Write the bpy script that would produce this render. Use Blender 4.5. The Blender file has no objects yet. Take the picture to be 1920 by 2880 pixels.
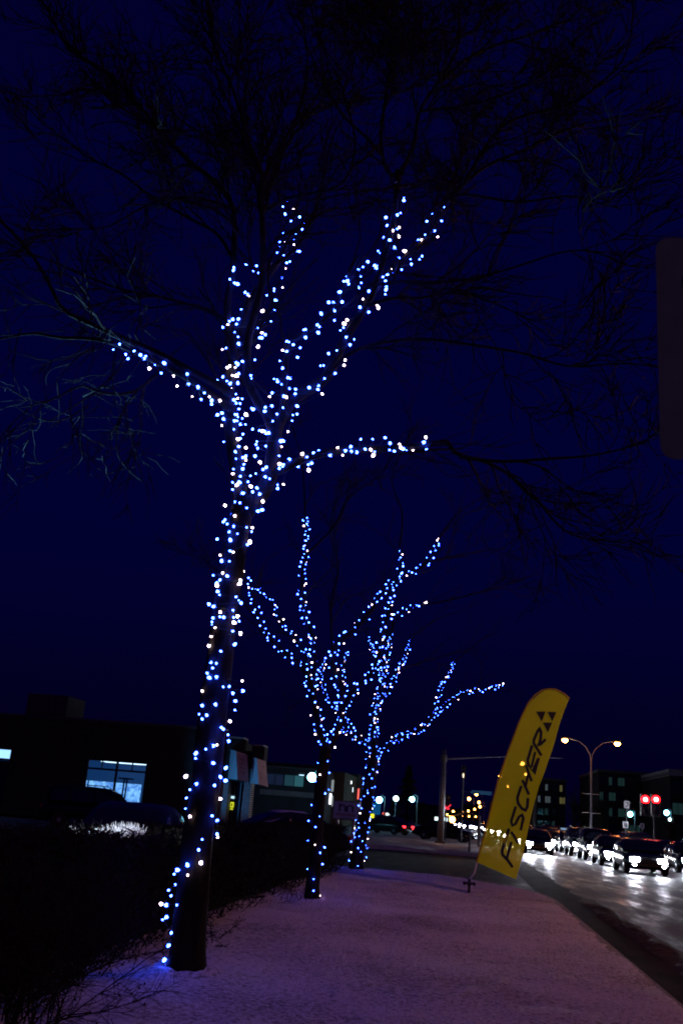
import bpy, math, random
from mathutils import Vector, Matrix, noise
random.seed(7)
S = bpy.context.scene
C = S.collection
R = math.radians

# ------------------------------------------------------------------ camera
CH = 1.5                                                # eye height above the snow
F = 2700.0
cam_d = bpy.data.cameras.new('camera'); cam = bpy.data.objects.new('camera', cam_d); C.objects.link(cam)
cam_d.sensor_fit = 'VERTICAL'; cam_d.sensor_height = 36; cam_d.lens = F / 2880 * 36
cam_d.clip_start = 0.1; cam_d.clip_end = 4000
CM = Matrix.Rotation(R(8.1213), 4, 'Z') @ Matrix.Rotation(R(90 + 17.2), 4, 'X') @ Matrix.Rotation(R(4.6), 4, 'Z')
cam.matrix_world = Matrix.Translation((0, 0, CH)) @ CM
S.camera = cam
CR = CM.to_3x3()

# ------------------------------------------------------------------ sky, exposure
w = bpy.data.worlds.new('World'); S.world = w; w.use_nodes = True
nt = w.node_tree; nt.nodes.clear()
out = nt.nodes.new('ShaderNodeOutputWorld'); bg = nt.nodes.new('ShaderNodeBackground')
sky = nt.nodes.new('ShaderNodeTexSky'); sky.sky_type = 'NISHITA'; sky.sun_disc = False
sky.sun_elevation = R(-1.5); sky.sun_rotation = R(180); sky.air_density = 1.0; sky.dust_density = 0.3; sky.ozone_density = 4
wb = nt.nodes.new('ShaderNodeMix'); wb.data_type = 'RGBA'; wb.blend_type = 'MULTIPLY'
wb.inputs[0].default_value = 1; wb.inputs[7].default_value = (0.02, 0.09, 1.0, 1)      # tungsten balance of the picture
ev = nt.nodes.new('ShaderNodeMix'); ev.data_type = 'RGBA'; ev.inputs[0].default_value = 0.3
ev.inputs[7].default_value = (0.014, 0.003, 0.37, 1)                                  # even late-dusk overcast
nt.links.new(sky.outputs[0], wb.inputs[6]); nt.links.new(wb.outputs[2], ev.inputs[6])
nt.links.new(ev.outputs[2], bg.inputs[0]); bg.inputs[1].default_value = 0.11
nt.links.new(bg.outputs[0], out.inputs[0])
S.view_settings.view_transform = 'Standard'; S.view_settings.look = 'None'
S.view_settings.exposure = 0; S.view_settings.gamma = 1; S.view_settings.use_curve_mapping = False
S.render.engine = 'CYCLES'
S.cycles.max_bounces = 5; S.cycles.transparent_max_bounces = 10
S.cycles.sample_clamp_indirect = 3
S.cycles.use_denoising = True
S.render.film_transparent = False
S.cycles.pixel_filter_type = 'BLACKMAN_HARRIS'; S.cycles.filter_width = 1.9

# ------------------------------------------------------------------ helpers
def ray(x, y):
    return CR @ Vector(((x - 960) / F, (1440 - y) / F, -1))
def at(x, y, Y):
    d = ray(x, y); t = Y / d.y
    return Vector((d.x * t, Y, CH + d.z * t))
def hor(x): return 2305.4 - (1295 - x) * 0.0804
def pix(p):
    c = CR.transposed() @ (Vector(p) - Vector((0, 0, CH)))
    return 960 + F * c.x / -c.z, 1440 - F * c.y / -c.z

def tag(o, label=None, cat=None, group=None, kind=None):
    if label: o['label'] = label
    if cat: o['category'] = cat
    if group: o['group'] = group
    if kind: o['kind'] = kind
    return o
def empty(name, loc=(0, 0, 0), rz=0, **k):
    o = bpy.data.objects.new(name, None); C.objects.link(o); o.location = loc; o.rotation_euler = (0, 0, rz)
    o.empty_display_size = .1
    return tag(o, **k)

class MB:
    def __init__(s): s.v = []; s.f = []; s.m = []; s.M = None; s.mi = 0
    def add(s, vs, fs):
        b = len(s.v)
        if s.M is not None: vs = [s.M @ Vector(v) for v in vs]
        s.v += [tuple(v) for v in vs]; s.f += [tuple(b + i for i in f) for f in fs]; s.m += [s.mi] * len(fs)
        return s
    def box(s, a, b):
        x0, y0, z0 = a; x1, y1, z1 = b
        return s.add([(x0,y0,z0),(x1,y0,z0),(x1,y1,z0),(x0,y1,z0),(x0,y0,z1),(x1,y0,z1),(x1,y1,z1),(x0,y1,z1)],
              [(0,3,2,1),(4,5,6,7),(0,1,5,4),(1,2,6,5),(2,3,7,6),(3,0,4,7)])
    def tube(s, pts, rad, n=6, cap=True):
        pts = [Vector(p) for p in pts]; k = len(pts)
        if not hasattr(rad, '__len__'): rad = [rad] * k
        t = (pts[1] - pts[0]).normalized()
        u = t.orthogonal().normalized(); vs = []
        for i in range(k):
            a = pts[max(0, i - 1)]; b = pts[min(k - 1, i + 1)]
            t = (b - a)
            if t.length < 1e-9: t = Vector((0, 0, 1))
            t.normalize()
            u = (u - t * u.dot(t))
            if u.length < 1e-6: u = t.orthogonal()
            u.normalize(); v = t.cross(u)
            for j in range(n):
                q = 2 * math.pi * j / n
                vs.append(pts[i] + (u * math.cos(q) + v * math.sin(q)) * rad[i])
        fs = [(i*n+j, i*n+(j+1)%n, (i+1)*n+(j+1)%n, (i+1)*n+j) for i in range(k-1) for j in range(n)]
        if cap: fs += [tuple(range(n-1, -1, -1)), tuple(range((k-1)*n, k*n))]
        return s.add(vs, fs)
    def lathe(s, prof, n=12):
        vs = []; k = len(prof)
        for r, z in prof:
            for j in range(n):
                q = 2*math.pi*j/n; vs.append((r*math.cos(q), r*math.sin(q), z))
        fs = [(i*n+j, i*n+(j+1)%n, (i+1)*n+(j+1)%n, (i+1)*n+j) for i in range(k-1) for j in range(n)]
        fs += [tuple(range(n-1, -1, -1)), tuple(range((k-1)*n, k*n))]
        return s.add(vs, fs)
    def prism(s, poly, thick):                    # poly of 3-D points (planar), extruded by the vector thick
        k = len(poly); th = Vector(thick)
        vs = [Vector(p) for p in poly] + [Vector(p) + th for p in poly]
        return s.add(vs, [tuple(range(k)), tuple(range(2*k-1, k-1, -1))] + [(i, i+k, (i+1)%k+k, (i+1)%k) for i in range(k)])
    def mesh(s, name, mats, smooth=False):
        me = bpy.data.meshes.new(name); me.from_pydata(s.v, [], s.f)
        for m in (mats if isinstance(mats, (list, tuple)) else [mats]): me.materials.append(m)
        if any(s.m): me.polygons.foreach_set('material_index', s.m)
        if smooth: me.polygons.foreach_set('use_smooth', [True] * len(s.f))
        me.update(); return me
    def build(s, name, mats, parent=None, smooth=False, loc=None, **k):
        o = bpy.data.objects.new(name, s.mesh(name, mats, smooth)); C.objects.link(o)
        if parent: o.parent = parent
        if loc is not None: o.location = loc
        return tag(o, **k)
def link(name, me, parent=None, loc=(0, 0, 0), rot=None, sc=None):
    o = bpy.data.objects.new(name, me); C.objects.link(o); o.parent = parent; o.location = loc
    if rot is not None: o.rotation_mode = 'QUATERNION'; o.rotation_quaternion = rot
    if sc is not None: o.scale = (sc, sc, sc) if not hasattr(sc, '__len__') else sc
    return o
def children_of(o): return [c for c in o.children]
def copy_tree(o, parent=None):
    c = o.copy(); C.objects.link(c); c.parent = parent
    for ch in children_of(o): copy_tree(ch, c)
    return c

# ------------------------------------------------------------------ materials
def mat(name, col, rough=.7, metal=0, var=0, scale=8, bump=0, col2=None, stretch=None, coord='Object', spec=.5, detail=5):
    m = bpy.data.materials.new(name); m.use_nodes = True; n = m.node_tree; b = n.nodes['Principled BSDF']
    b.inputs['Base Color'].default_value = (*col, 1); b.inputs['Roughness'].default_value = rough
    b.inputs['Metallic'].default_value = metal; b.inputs['Specular IOR Level'].default_value = spec
    if var or bump or col2:
        tc = n.nodes.new('ShaderNodeTexCoord'); mp = n.nodes.new('ShaderNodeMapping')
        n.links.new(tc.outputs[coord], mp.inputs[0])
        if stretch: mp.inputs['Scale'].default_value = stretch
        no = n.nodes.new('ShaderNodeTexNoise'); no.inputs['Scale'].default_value = scale; no.inputs['Detail'].default_value = detail
        n.links.new(mp.outputs[0], no.inputs[0])
        cr = n.nodes.new('ShaderNodeValToRGB'); n.links.new(no.outputs[0], cr.inputs[0])
        c2 = col2 or tuple(min(1, c * (1 + var)) for c in col); c1 = col if col2 else tuple(c * (1 - var) for c in col)
        cr.color_ramp.elements[0].position = .35; cr.color_ramp.elements[1].position = .65
        cr.color_ramp.elements[0].color = (*c1, 1); cr.color_ramp.elements[1].color = (*c2, 1)
        n.links.new(cr.outputs[0], b.inputs['Base Color'])
        if bump:
            bu = n.nodes.new('ShaderNodeBump'); bu.inputs['Strength'].default_value = bump; bu.inputs['Distance'].default_value = .02
            n.links.new(no.outputs[0], bu.inputs['Height']); n.links.new(bu.outputs[0], b.inputs['Normal'])
    return m
def emit(name, col, st, sample=True):
    m = bpy.data.materials.new(name); m.use_nodes = True; b = m.node_tree.nodes['Principled BSDF']
    b.inputs['Base Color'].default_value = (.02, .02, .02, 1); b.inputs['Emission Color'].default_value = (*col, 1)
    b.inputs['Emission Strength'].default_value = st
    if not sample: m.cycles.emission_sampling = 'NONE'
    return m

# snow
def snow_mat(name, c1, c2, sc=6, bump=.5):
    m = bpy.data.materials.new(name); m.use_nodes = True; n = m.node_tree; b = n.nodes['Principled BSDF']
    tc = n.nodes.new('ShaderNodeTexCoord')
    n1 = n.nodes.new('ShaderNodeTexNoise'); n1.inputs['Scale'].default_value = sc; n1.inputs['Detail'].default_value = 9; n1.inputs['Roughness'].default_value = .72
    n2 = n.nodes.new('ShaderNodeTexNoise'); n2.inputs['Scale'].default_value = 55; n2.inputs['Detail'].default_value = 4
    n3 = n.nodes.new('ShaderNodeTexNoise'); n3.inputs['Scale'].default_value = .55; n3.inputs['Detail'].default_value = 3
    for q in (n1, n2, n3): n.links.new(tc.outputs['Object'], q.inputs[0])
    cr = n.nodes.new('ShaderNodeValToRGB'); e = cr.color_ramp.elements
    e[0].position = .38; e[0].color = (*c1, 1); e[1].position = .54; e[1].color = (*c2, 1)
    ad = n.nodes.new('ShaderNodeMath'); ad.operation = 'MULTIPLY_ADD'; ad.inputs[1].default_value = .35
    n.links.new(n3.outputs[0], ad.inputs[0]); 
    sb = n.nodes.new('ShaderNodeMath'); sb.operation = 'SUBTRACT'; sb.inputs[1].default_value = .17
    n.links.new(n1.outputs[0], ad.inputs[2]); n.links.new(ad.outputs[0], sb.inputs[0]); n.links.new(sb.outputs[0], cr.inputs[0])
    n.links.new(cr.outputs[0], b.inputs['Base Color']); b.inputs['Roughness'].default_value = .75; b.inputs['Specular IOR Level'].default_value = .3
    mx = n.nodes.new('ShaderNodeMath'); mx.operation = 'ADD'; n.links.new(n1.outputs[0], mx.inputs[0]); n.links.new(n2.outputs[0], mx.inputs[1])
    bu = n.nodes.new('ShaderNodeBump'); bu.inputs['Strength'].default_value = bump; bu.inputs['Distance'].default_value = .05
    n.links.new(mx.outputs[0], bu.inputs['Height']); n.links.new(bu.outputs[0], b.inputs['Normal'])
    return m
SNOW = snow_mat('snow', (.24, .23, .24), (.82, .82, .84), sc=20, bump=1.0)
SNOWLOT = snow_mat('trodden_snow', (.04, .04, .045), (.42, .42, .45), sc=.9, bump=.3)

def road_mat(name, dark=(.035, .033, .035), ice=(.32, .32, .36), lo=.50, hi=.72, r0=.16, r1=.55):
    m = bpy.data.materials.new(name); m.use_nodes = True; n = m.node_tree; b = n.nodes['Principled BSDF']; b.inputs['Specular IOR Level'].default_value = .15 if name == 'wet_driveway' else .24
    tc = n.nodes.new('ShaderNodeTexCoord'); mp = n.nodes.new('ShaderNodeMapping'); mp.inputs['Scale'].default_value = (1.6, .30, 1)
    n.links.new(tc.outputs['Object'], mp.inputs[0])
    n1 = n.nodes.new('ShaderNodeTexNoise'); n1.inputs['Scale'].default_value = 1.1; n1.inputs['Detail'].default_value = 8; n1.inputs['Roughness'].default_value = .65
    n.links.new(mp.outputs[0], n1.inputs[0])
    n2 = n.nodes.new('ShaderNodeTexNoise'); n2.inputs['Scale'].default_value = 14; n2.inputs['Detail'].default_value = 6
    n.links.new(tc.outputs['Object'], n2.inputs[0])
    cr = n.nodes.new('ShaderNodeValToRGB'); e = cr.color_ramp.elements
    e[0].position = lo; e[0].color = (*dark, 1); e[1].position = hi; e[1].color = (*ice, 1)
    n.links.new(n1.outputs[0], cr.inputs[0]); n.links.new(cr.outputs[0], b.inputs['Base Color'])
    rr = n.nodes.new('ShaderNodeMapRange'); rr.inputs[1].default_value = .35; rr.inputs[2].default_value = .65
    rr.inputs[3].default_value = r0; rr.inputs[4].default_value = r1
    n.links.new(n1.outputs[0], rr.inputs[0]); n.links.new(rr.outputs[0], b.inputs['Roughness'])
    bu = n.nodes.new('ShaderNodeBump'); bu.inputs['Strength'].default_value = .35; bu.inputs['Distance'].default_value = .03
    ad = n.nodes.new('ShaderNodeMath'); ad.operation = 'MULTIPLY_ADD'; ad.inputs[1].default_value = .35
    n.links.new(n2.outputs[0], ad.inputs[0]); n.links.new(n1.outputs[0], ad.inputs[2])
    n.links.new(ad.outputs[0], bu.inputs['Height']); n.links.new(bu.outputs[0], b.inputs['Normal'])
    return m
ROAD = road_mat('icy_asphalt', dark=(.012, .012, .014), ice=(.09, .085, .13), lo=.50, hi=.74, r0=.30, r1=.80)
DRIVE = road_mat('wet_driveway', dark=(.013, .012, .014), ice=(.05, .05, .06), lo=.5, hi=.85, r0=.5, r1=.85)
GUT = mat('gutter_grit', (.014, .012, .012), .85, var=.6, scale=3, bump=.5, stretch=(1, .3, 1), spec=.08)
KERB = mat('kerb_concrete', (.22, .21, .2), .85, var=.3, scale=9, bump=.3, spec=.08)
SLUSH = mat('dirty_slush', (.008, .008, .008), .7, scale=9, bump=.8, col2=(.04, .036, .036), spec=.08)
BARK = mat('bark', (.012, .011, .0105), .9, var=.5, scale=14, bump=.9, stretch=(1, 1, .25), spec=.08)
TWIG = mat('twig', (.016, .014, .013), .9, var=.3, scale=5, spec=.08)
HEDGE = mat('hedge_twigs', (.014, .012, .010), .95, var=.5, scale=6, spec=.08)
LITGRASS = mat('spotlit_grass', (.75, .75, .78), .8, var=.1, scale=6)  # spotlit white of the brush tips put into their colour
BLACK = mat('black_plastic', (.015, .015, .017), .6)
WIRE = mat('green_wire', (.01, .03, .015), .7)
STEEL = mat('galvanised_steel', (.17, .17, .19), .5, metal=.4, var=.15, scale=4)
DSTEEL = mat('dark_steel', (.08, .08, .085), .6, metal=.3)
WALL = mat('dark_wall', (.035, .033, .034), .9, var=.25, scale=1.5, bump=.1, spec=.08)
WALL2 = mat('grey_panel_wall', (.07, .072, .08), .85, var=.15, scale=1, spec=.08)
BROWN = mat('brown_wall', (.07, .045, .035), .9, var=.2, scale=1.2, spec=.08)
CONC = mat('pale_concrete', (.32, .3, .28), .85, var=.15, scale=1)
WHITE = mat('white_panel', (.7, .7, .72), .6, var=.05, scale=2)
PINKP = mat('pink_panel', (.55, .28, .3), .7, var=.08, scale=5)
RED = mat('dark_red_print', (.25, .02, .03), .7)
PRINT = mat('black_print', (.012, .01, .012), .7)
FRAME = mat('window_frame', (.05, .05, .055), .5, metal=.3)
DGLASS = mat('dark_glass', (.01, .012, .02), .08, spec=.8)
BLUEB = mat('blue_sign_plate', (.03, .22, .42), .5)

# ------------------------------------------------------------------ ground, road, verge
def sheet(name, poly, z, m, **k):
    return MB().add([(x, y, z) for x, y in poly], [tuple(range(len(poly)))]).build(name, m, **k)
sheet('ground', [(-900, -60), (900, -60), (900, 1800), (-900, 1800)], -.16, SNOWLOT, kind='structure')
# parking lot left of the verge
sheet('parking_lot', [(-60, -10), (-4.2, -10), (-4.2, 48), (-60, 48)], -.10, road_mat('lot_ice', dark=(.05, .05, .055), ice=(.4, .4, .44), lo=.48, hi=.62, r0=.5, r1=.85), kind='structure')
# boulevard
def road_x(y):                                   # the boulevard bends gently left beyond 150 m
    return -((max(0, y - 140)) ** 2) * .00012
ys = [-30, 0, 20, 40, 60, 80, 100, 120, 140, 160, 180, 200, 230, 260, 300, 350, 400, 500, 600]
m = MB(); vs = []
for y in ys: vs += [(2.1 + road_x(y), y, -.13), (27 + road_x(y), y, -.13)]
m.add(vs, [(2*i, 2*i+1, 2*i+3, 2*i+2) for i in range(len(ys)-1)]); m.build('road', ROAD, kind='structure')
sheet('driveway', [(-60, 28.0), (2.1, 26.0), (2.1, 50.5), (-4, 47.9), (-60, 47.9)], -.126, DRIVE, kind='structure')
# gutter strip beside the kerb, wavy edge
m = MB(); vs = []
for i in range(91):
    y = -8 + i * .62
    vs += [(2.0, y, -.122), (3.0 + .22 * noise.noise((y * .7, 3, 1)), y, -.122)]
m.add(vs, [(2*i, 2*i+1, 2*i+3, 2*i+2) for i in range(90)]); m.build('gutter', GUT, kind='structure')
# crest of slush thrown up along the lane
m = MB()
NX, NY = 9, 260
vs = []
for j in range(NY + 1):
    y = 4 + j * .085
    c = 3.05 + .15 * noise.noise((y * .5, 0, 0)) + .06 * noise.noise((y * 2, 5, 0))
    fade = max(0, min(1, (y - 4) / 2, (26 - y) / 3))
    for i in range(NX + 1):
        u = i / NX * 2 - 1
        h = max(0, (1 - u * u)) * (.055 + .07 * abs(noise.noise((u * 2 + 9, y * 3, 2)))) * (.5 + .8 * abs(noise.noise((y * .4, 8, 8)))) * fade
        vs.append((c + u * .27, y, -.128 + h))
fs = [(j*(NX+1)+i, j*(NX+1)+i+1, (j+1)*(NX+1)+i+1, (j+1)*(NX+1)+i) for j in range(NY) for i in range(NX)]
m.add(vs, fs); m.build('slush_ridge', SLUSH, kind='structure')

def edge_x(y):                                   # the verge's kerb line, rounding into the driveway
    if y < 22.5: return 2.17
    t = (y - 22.5) / 6.2
    return 2.17 - 3.2 * (1 - math.sqrt(max(0, 1 - min(1, t) ** 2)))
def snow_h(x, y):
    h = .035 * noise.noise((x * .55, y * .4, 1.3)) + .020 * noise.noise((x * 2.3, y * 2.1, 4)) + .013 * noise.noise((x * 8, y * 8, 2)) + .004 * noise.noise((x * 21, y * 21, 2))
    # drift against the first trunk, footprints near the flag
    d = math.hypot(x + 2.38, y - 9.18); h += .05 * math.exp(-(d / .42) ** 2) + .07 * math.exp(-((d - .23) / .07) ** 2) * (.45 + noise.noise((x * 9, y * 9, 5)))
    for fx, fy in FOOT:
        q = ((x - fx) / .13) ** 2 + ((y - fy) / .22) ** 2
        if q < 4: h -= .035 * math.exp(-q * 1.2)
    e = edge_x(y) - x
    h -= .05 * math.exp(-max(0, e) / .12)
    return h
FOOT = [(0.3 + random.gauss(0, .8), 23.3 + random.gauss(0, 1.3)) for _ in range(34)]
ysn = []; y = -6
while y < 28.7:
    ysn.append(y); y += .3 if y < 4.5 else (.035 + .0035 * max(0, y - 5))
NXs = 130
m = MB(); vs = []
for y in ysn:
    x1 = edge_x(y) - .06 + .03 * noise.noise((y * 3, 1, 1)) + .015 * noise.noise((y * 11, 1, 1)); x0 = -4.4
    for i in range(NXs + 1):
        x = x0 + (x1 - x0) * i / NXs
        vs.append((x, y, snow_h(x, y)))
fs = [(j*(NXs+1)+i, j*(NXs+1)+i+1, (j+1)*(NXs+1)+i+1, (j+1)*(NXs+1)+i) for j in range(len(ysn)-1) for i in range(NXs)]
b = len(vs)                                     # skirt on the road side and the far side
for j, y in enumerate(ysn):
    q = vs[j*(NXs+1)+NXs]; vs.append((q[0] + .03, q[1], -.05))
fs += [(j*(NXs+1)+NXs, b+j, b+j+1, (j+1)*(NXs+1)+NXs) for j in range(len(ysn)-1)]
b = len(vs); J = (len(ysn)-1)*(NXs+1)
for i in range(NXs+1): q = vs[J+i]; vs.append((q[0], q[1]+.04, -.14))
fs += [(J+i, J+i+1, b+i+1, b+i) for i in range(NXs)]
m.add(vs, fs); m.build('snow_verge', SNOW, smooth=True, kind='structure')
# kerb under the edge of the snow
m = MB(); vs = []; ky = [-6 + i * .5 for i in range(58)] + [22.5 + i * .3 for i in range(1, 21)]
ky = sorted(set(ky)); ky = [k for k in ky if k < 28.6]
for y in ky:
    x = edge_x(y); vs += [(x - .14, y, -.02), (x - .01, y, -.02), (x + .012, y, -.055), (x + .012, y, -.16)]
m.add(vs, [(4*i+k, 4*i+k+1, 4*i+k+5, 4*i+k+4) for i in range(len(ky)-1) for k in range(3)]); m.build('kerb', KERB, kind='structure')
# verge beyond the driveway, median and far verge
def strip(name, x0, x1, y0, y1, z, m_, nx=24, ny=90, amp=.05, bend=False):
    mb = MB(); vs = []
    for j in range(ny+1):
        y = y0 + (y1 - y0) * j / ny
        for i in range(nx+1):
            e = min(i, nx-i, j, ny-j)
            x = x0 + (x1 - x0) * i / nx + (road_x(y) if bend else 0)
            if i == nx and not bend: x += .08 * noise.noise((y, 0, 3))
            if j == 0: yy = y + .25 * noise.noise((x * .6, 2, 2))
            else: yy = y
            vs.append((x, yy, (z if e else -.15) + (amp * noise.noise((x*.5, y*.3, z)) if e else 0)))
    mb.add(vs, [(j*(nx+1)+i, j*(nx+1)+i+1, (j+1)*(nx+1)+i+1, (j+1)*(nx+1)+i) for j in range(ny) for i in range(nx)])
    return mb.build(name, m_, smooth=True, kind='structure')
strip('far_verge', -9, 1.9, 48.6, 68, .03, SNOW, amp=.1)
strip('median', 13.6, 15.6, 40, 330, .02, SNOWLOT, nx=8, ny=90, bend=True)
strip('far_sidewalk', 27, 60, 20, 330, .05, SNOWLOT, nx=12, ny=80, bend=True)

# ------------------------------------------------------------------ trees
def wander(p, d, L, n, curl, up):
    pts = [p.copy()]; d = d.normalized(); s = L / n
    for _ in range(n):
        d = (d + Vector((random.gauss(0, curl), random.gauss(0, curl), random.gauss(0, curl) + up))).normalized()
        p = p + d * s; pts.append(p.copy())
    return pts
def resample(pts, step):
    out = [pts[0]]; acc = 0
    L = [(pts[i+1][0] - pts[i][0]).length for i in range(len(pts)-1)]; T = sum(L); n = max(2, int(T / step)); res = []
    for k in range(n+1):
        s = T * k / n; i = 0
        while i < len(L)-1 and s > L[i]: s -= L[i]; i += 1
        u = s / L[i] if L[i] else 0
        # Catmull-Rom
        P = [pts[max(0, i-1)][0], pts[i][0], pts[i+1][0], pts[min(len(pts)-1, i+2)][0]]
        c = .5 * ((2*P[1]) + (P[2]-P[0])*u + (2*P[0]-5*P[1]+4*P[2]-P[3])*u*u + (3*P[1]-P[0]-3*P[2]+P[3])*u*u*u)
        res.append((c, pts[i][1]*(1-u) + pts[i+1][1]*u))
    return res
class Tree:
    def __init__(s, base, Y0, label):
        s.Y0 = Y0; s.root = empty('tree', base, label=label, cat='tree', group='bare trees wrapped in lights on the verge')
        s.base = Vector(base); s.limbs = []; s.crown = MB(); s.n = 0; s.tk = 1.0
    def limb(s, name, px, r0, r1, dys, jit=.02, sides=8):
        k = len(px)
        if not hasattr(dys, '__len__'): dys = [dys * i / (k-1) for i in range(k)]
        raw = [(at(x, y, s.Y0 + dys[min(i, len(dys)-1)]), r0 + (r1-r0) * (i/(k-1))) for i, (x, y) in enumerate(px)]
        pts = resample(raw, .14)
        pts = [(p + Vector([noise.noise(p*1.7 + Vector((q*9, 0, 0))) * jit * min(1, i/4) for q in range(3)]), r) for i, (p, r) in enumerate(pts)]
        s.limbs.append((name, pts))
        mb = MB()
        if name == 'trunk':
            vsn = 20; ring = []
            for i, (p, r) in enumerate(pts):
                h = p.z; fl = 1 + .22 * math.exp(-max(0, h) / .13)
                for j in range(vsn):
                    a = 2*math.pi*j/vsn
                    rr = r * fl * (1 + .11*noise.noise((math.cos(a)*1.5, math.sin(a)*1.5, h*1.1)) + .09*noise.noise((math.cos(a)*4, math.sin(a)*4, h*2.2)) + (.12*max(0, math.cos(3*a+1))*math.exp(-max(0, h)/.2)))
                    ring.append(p + Vector((math.cos(a)*rr, math.sin(a)*rr, 0)))
            n = len(pts)
            mb.add(ring, [(i*vsn+j, i*vsn+(j+1)%vsn, (i+1)*vsn+(j+1)%vsn, (i+1)*vsn+j) for i in range(n-1) for j in range(vsn)] + [tuple(range((n-1)*vsn, n*vsn))])
        else:
            mb.tube([p for p, r in pts], [r for p, r in pts], sides)
        mb.M = None
        mb.v = [tuple(Vector(v) - s.base) for v in mb.v]
        mb.build(name, BARK, s.root, smooth=True)
        return pts
    def sprout(s, pts, dens, L0, lvl, t0=.25, tmax=3, droop=0., curl=.19):
        n = len(pts)
        tot = sum((pts[i+1][0]-pts[i][0]).length for i in range(n-1))
        cnt = int(tot * dens * random.uniform(.8, 1.2)) + 1
        for _ in range(cnt):
            t = t0 + (1-t0) * random.random()
            i = min(n-2, int(t*(n-1))); p, r = pts[i]; d = (pts[i+1][0]-p).normalized()
            ax = d.orthogonal().normalized(); ax.rotate(Matrix.Rotation(random.uniform(0, 6.283), 3, d))
            a = R(random.uniform(20, 52)); nd = d*math.cos(a) + ax*math.sin(a)
            nd.z += .12 - droop
            L = L0 * random.uniform(.45, 1.25) * (1.15 - .5*t)
            rr = max(.0055, min(r*.6, L*.015)) * s.tk
            k = max(4, int(L/.11))
            q = wander(p, nd, L, k, curl, .03 - droop*.3)
            rad = [rr*(1-.7*j/k)+.0015 for j in range(k+1)]
            s.crown.tube(q, rad, 4 if lvl == 1 else 3, cap=False); s.n += 1
            if lvl < tmax:
                s.sprout([(q[j], rad[j]) for j in range(k+1)], dens*1.4, L0*.60, lvl+1, .12, tmax, droop*.6, curl)
    def finish(s):
        s.crown.v = [tuple(Vector(v) - s.base) for v in s.crown.v]
        s.crown.build('crown', TWIG, s.root)

# first tree: trunk and limbs follow the photograph
T1 = Tree(at(520, 2748, 9.18) * 1, 9.18, 'nearest bare tree, its thick trunk on the snow at the front left, wrapped in lights')
T1.root.location.z = 0; T1.base = Vector(T1.root.location)
tr1 = T1.limb('trunk', [(524, 2770), (528, 2700), (538, 2560), (552, 2400), (570, 2250), (587, 2100), (605, 1950), (625, 1800), (643, 1650), (668, 1500), (690, 1400)], .162, .112, 0)
A = T1.limb('limb', [(680, 1440), (668, 1330), (650, 1200), (643, 1100), (655, 1000), (672, 920), (700, 850), (745, 790), (785, 730), (812, 670), (822, 600)], .085, .025, .9)
A2 = T1.limb('limb', [(658, 1010), (645, 930), (640, 850), (655, 780), (660, 700), (655, 588), (600, 508), (502, 423), (392, 300), (306, 208), (202, 147), (159, 67), (116, 0)], .045, .008, -1.6)
B = T1.limb('limb', [(690, 1440), (720, 1405), (748, 1365), (766, 1300), (772, 1210)], .095, .08, .15)
B1 = T1.limb('limb', [(772, 1225), (750, 1165), (712, 1105), (695, 1041), (700, 946), (722, 860), (738, 760), (741, 674), (735, 563), (741, 490), (700, 400), (660, 270), (600, 130), (585, 0)], .062, .008, [.15, .1, 0, -.1, -.2, -.4, -.6, -.9, -1.1, -1.3, -1.5, -1.7, -1.9, -2.1])
B2 = T1.limb('limb', [(772, 1225), (795, 1160), (840, 1110), (915, 1062), (960, 980), (1000, 905), (1040, 830), (1075, 730), (1105, 640), (1116, 530), (1118, 480)], .075, .03, [.15, .2, .3, .4, .4, .5, .5, .5, .4, .3, .3])
B3 = T1.limb('limb', [(1116, 500), (1160, 416), (1180, 312), (1238, 228), (1290, 130), (1290, 0), (1300, -150)], .026, .008, [.3, .2, 0, -.2, -.4, -.6, -.8])
B4 = T1.limb('limb', [(1116, 500), (1085, 470), (1072, 364), (1095, 195), (1108, 117), (1076, 0), (1060, -120)], .026, .008, [.3, .5, .8, 1., 1.2, 1.3, 1.5])
B5 = T1.limb('limb', [(1030, 850), (1080, 775), (1140, 725), (1195, 675), (1225, 620), (1250, 565), (1355, 475), (1466, 423), (1583, 371), (1694, 338), (1791, 319)], .045, .007, [.5, .6, .8, .9, 1, 1.1, 1.3, 1.4, 1.5, 1.6, 1.7])
V = T1.limb('limb', [(795, 1180), (800, 1060), (808, 985), (840, 945), (895, 915), (945, 860), (975, 790), (1010, 720)], .04, .012, [.15, -.05, -.1, -.2, -.3, -.4, -.5, -.6])
L = T1.limb('limb', [(650, 1150), (610, 1120), (560, 1085), (505, 1048), (440, 1018), (380, 992), (320, 968), (250, 955), (170, 950), (90, 935), (-20, 960)], .045, .01, [0, -.1, -.2, -.3, -.4, -.5, -.6, -.7, -.8, -.9, -1.])
L2 = T1.limb('limb', [(648, 1105), (620, 1087), (540, 1045), (469, 1005), (335, 950), (250, 912), (178, 872), (140, 800), (80, 700), (-20, 600)], .05, .01, -1.3)
Rr = T1.limb('limb', [(768, 1330), (800, 1315), (850, 1295), (930, 1275), (1030, 1262), (1120, 1258), (1200, 1250), (1260, 1245), (1282, 1278), (1340, 1290), (1420, 1330), (1500, 1400), (1600, 1500), (1760, 1525)], .05, .008, [.15, 0, 0, .1, .2, .2, .3, .3, .4, .5, .6, .8, 1.0, 1.2])
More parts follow.
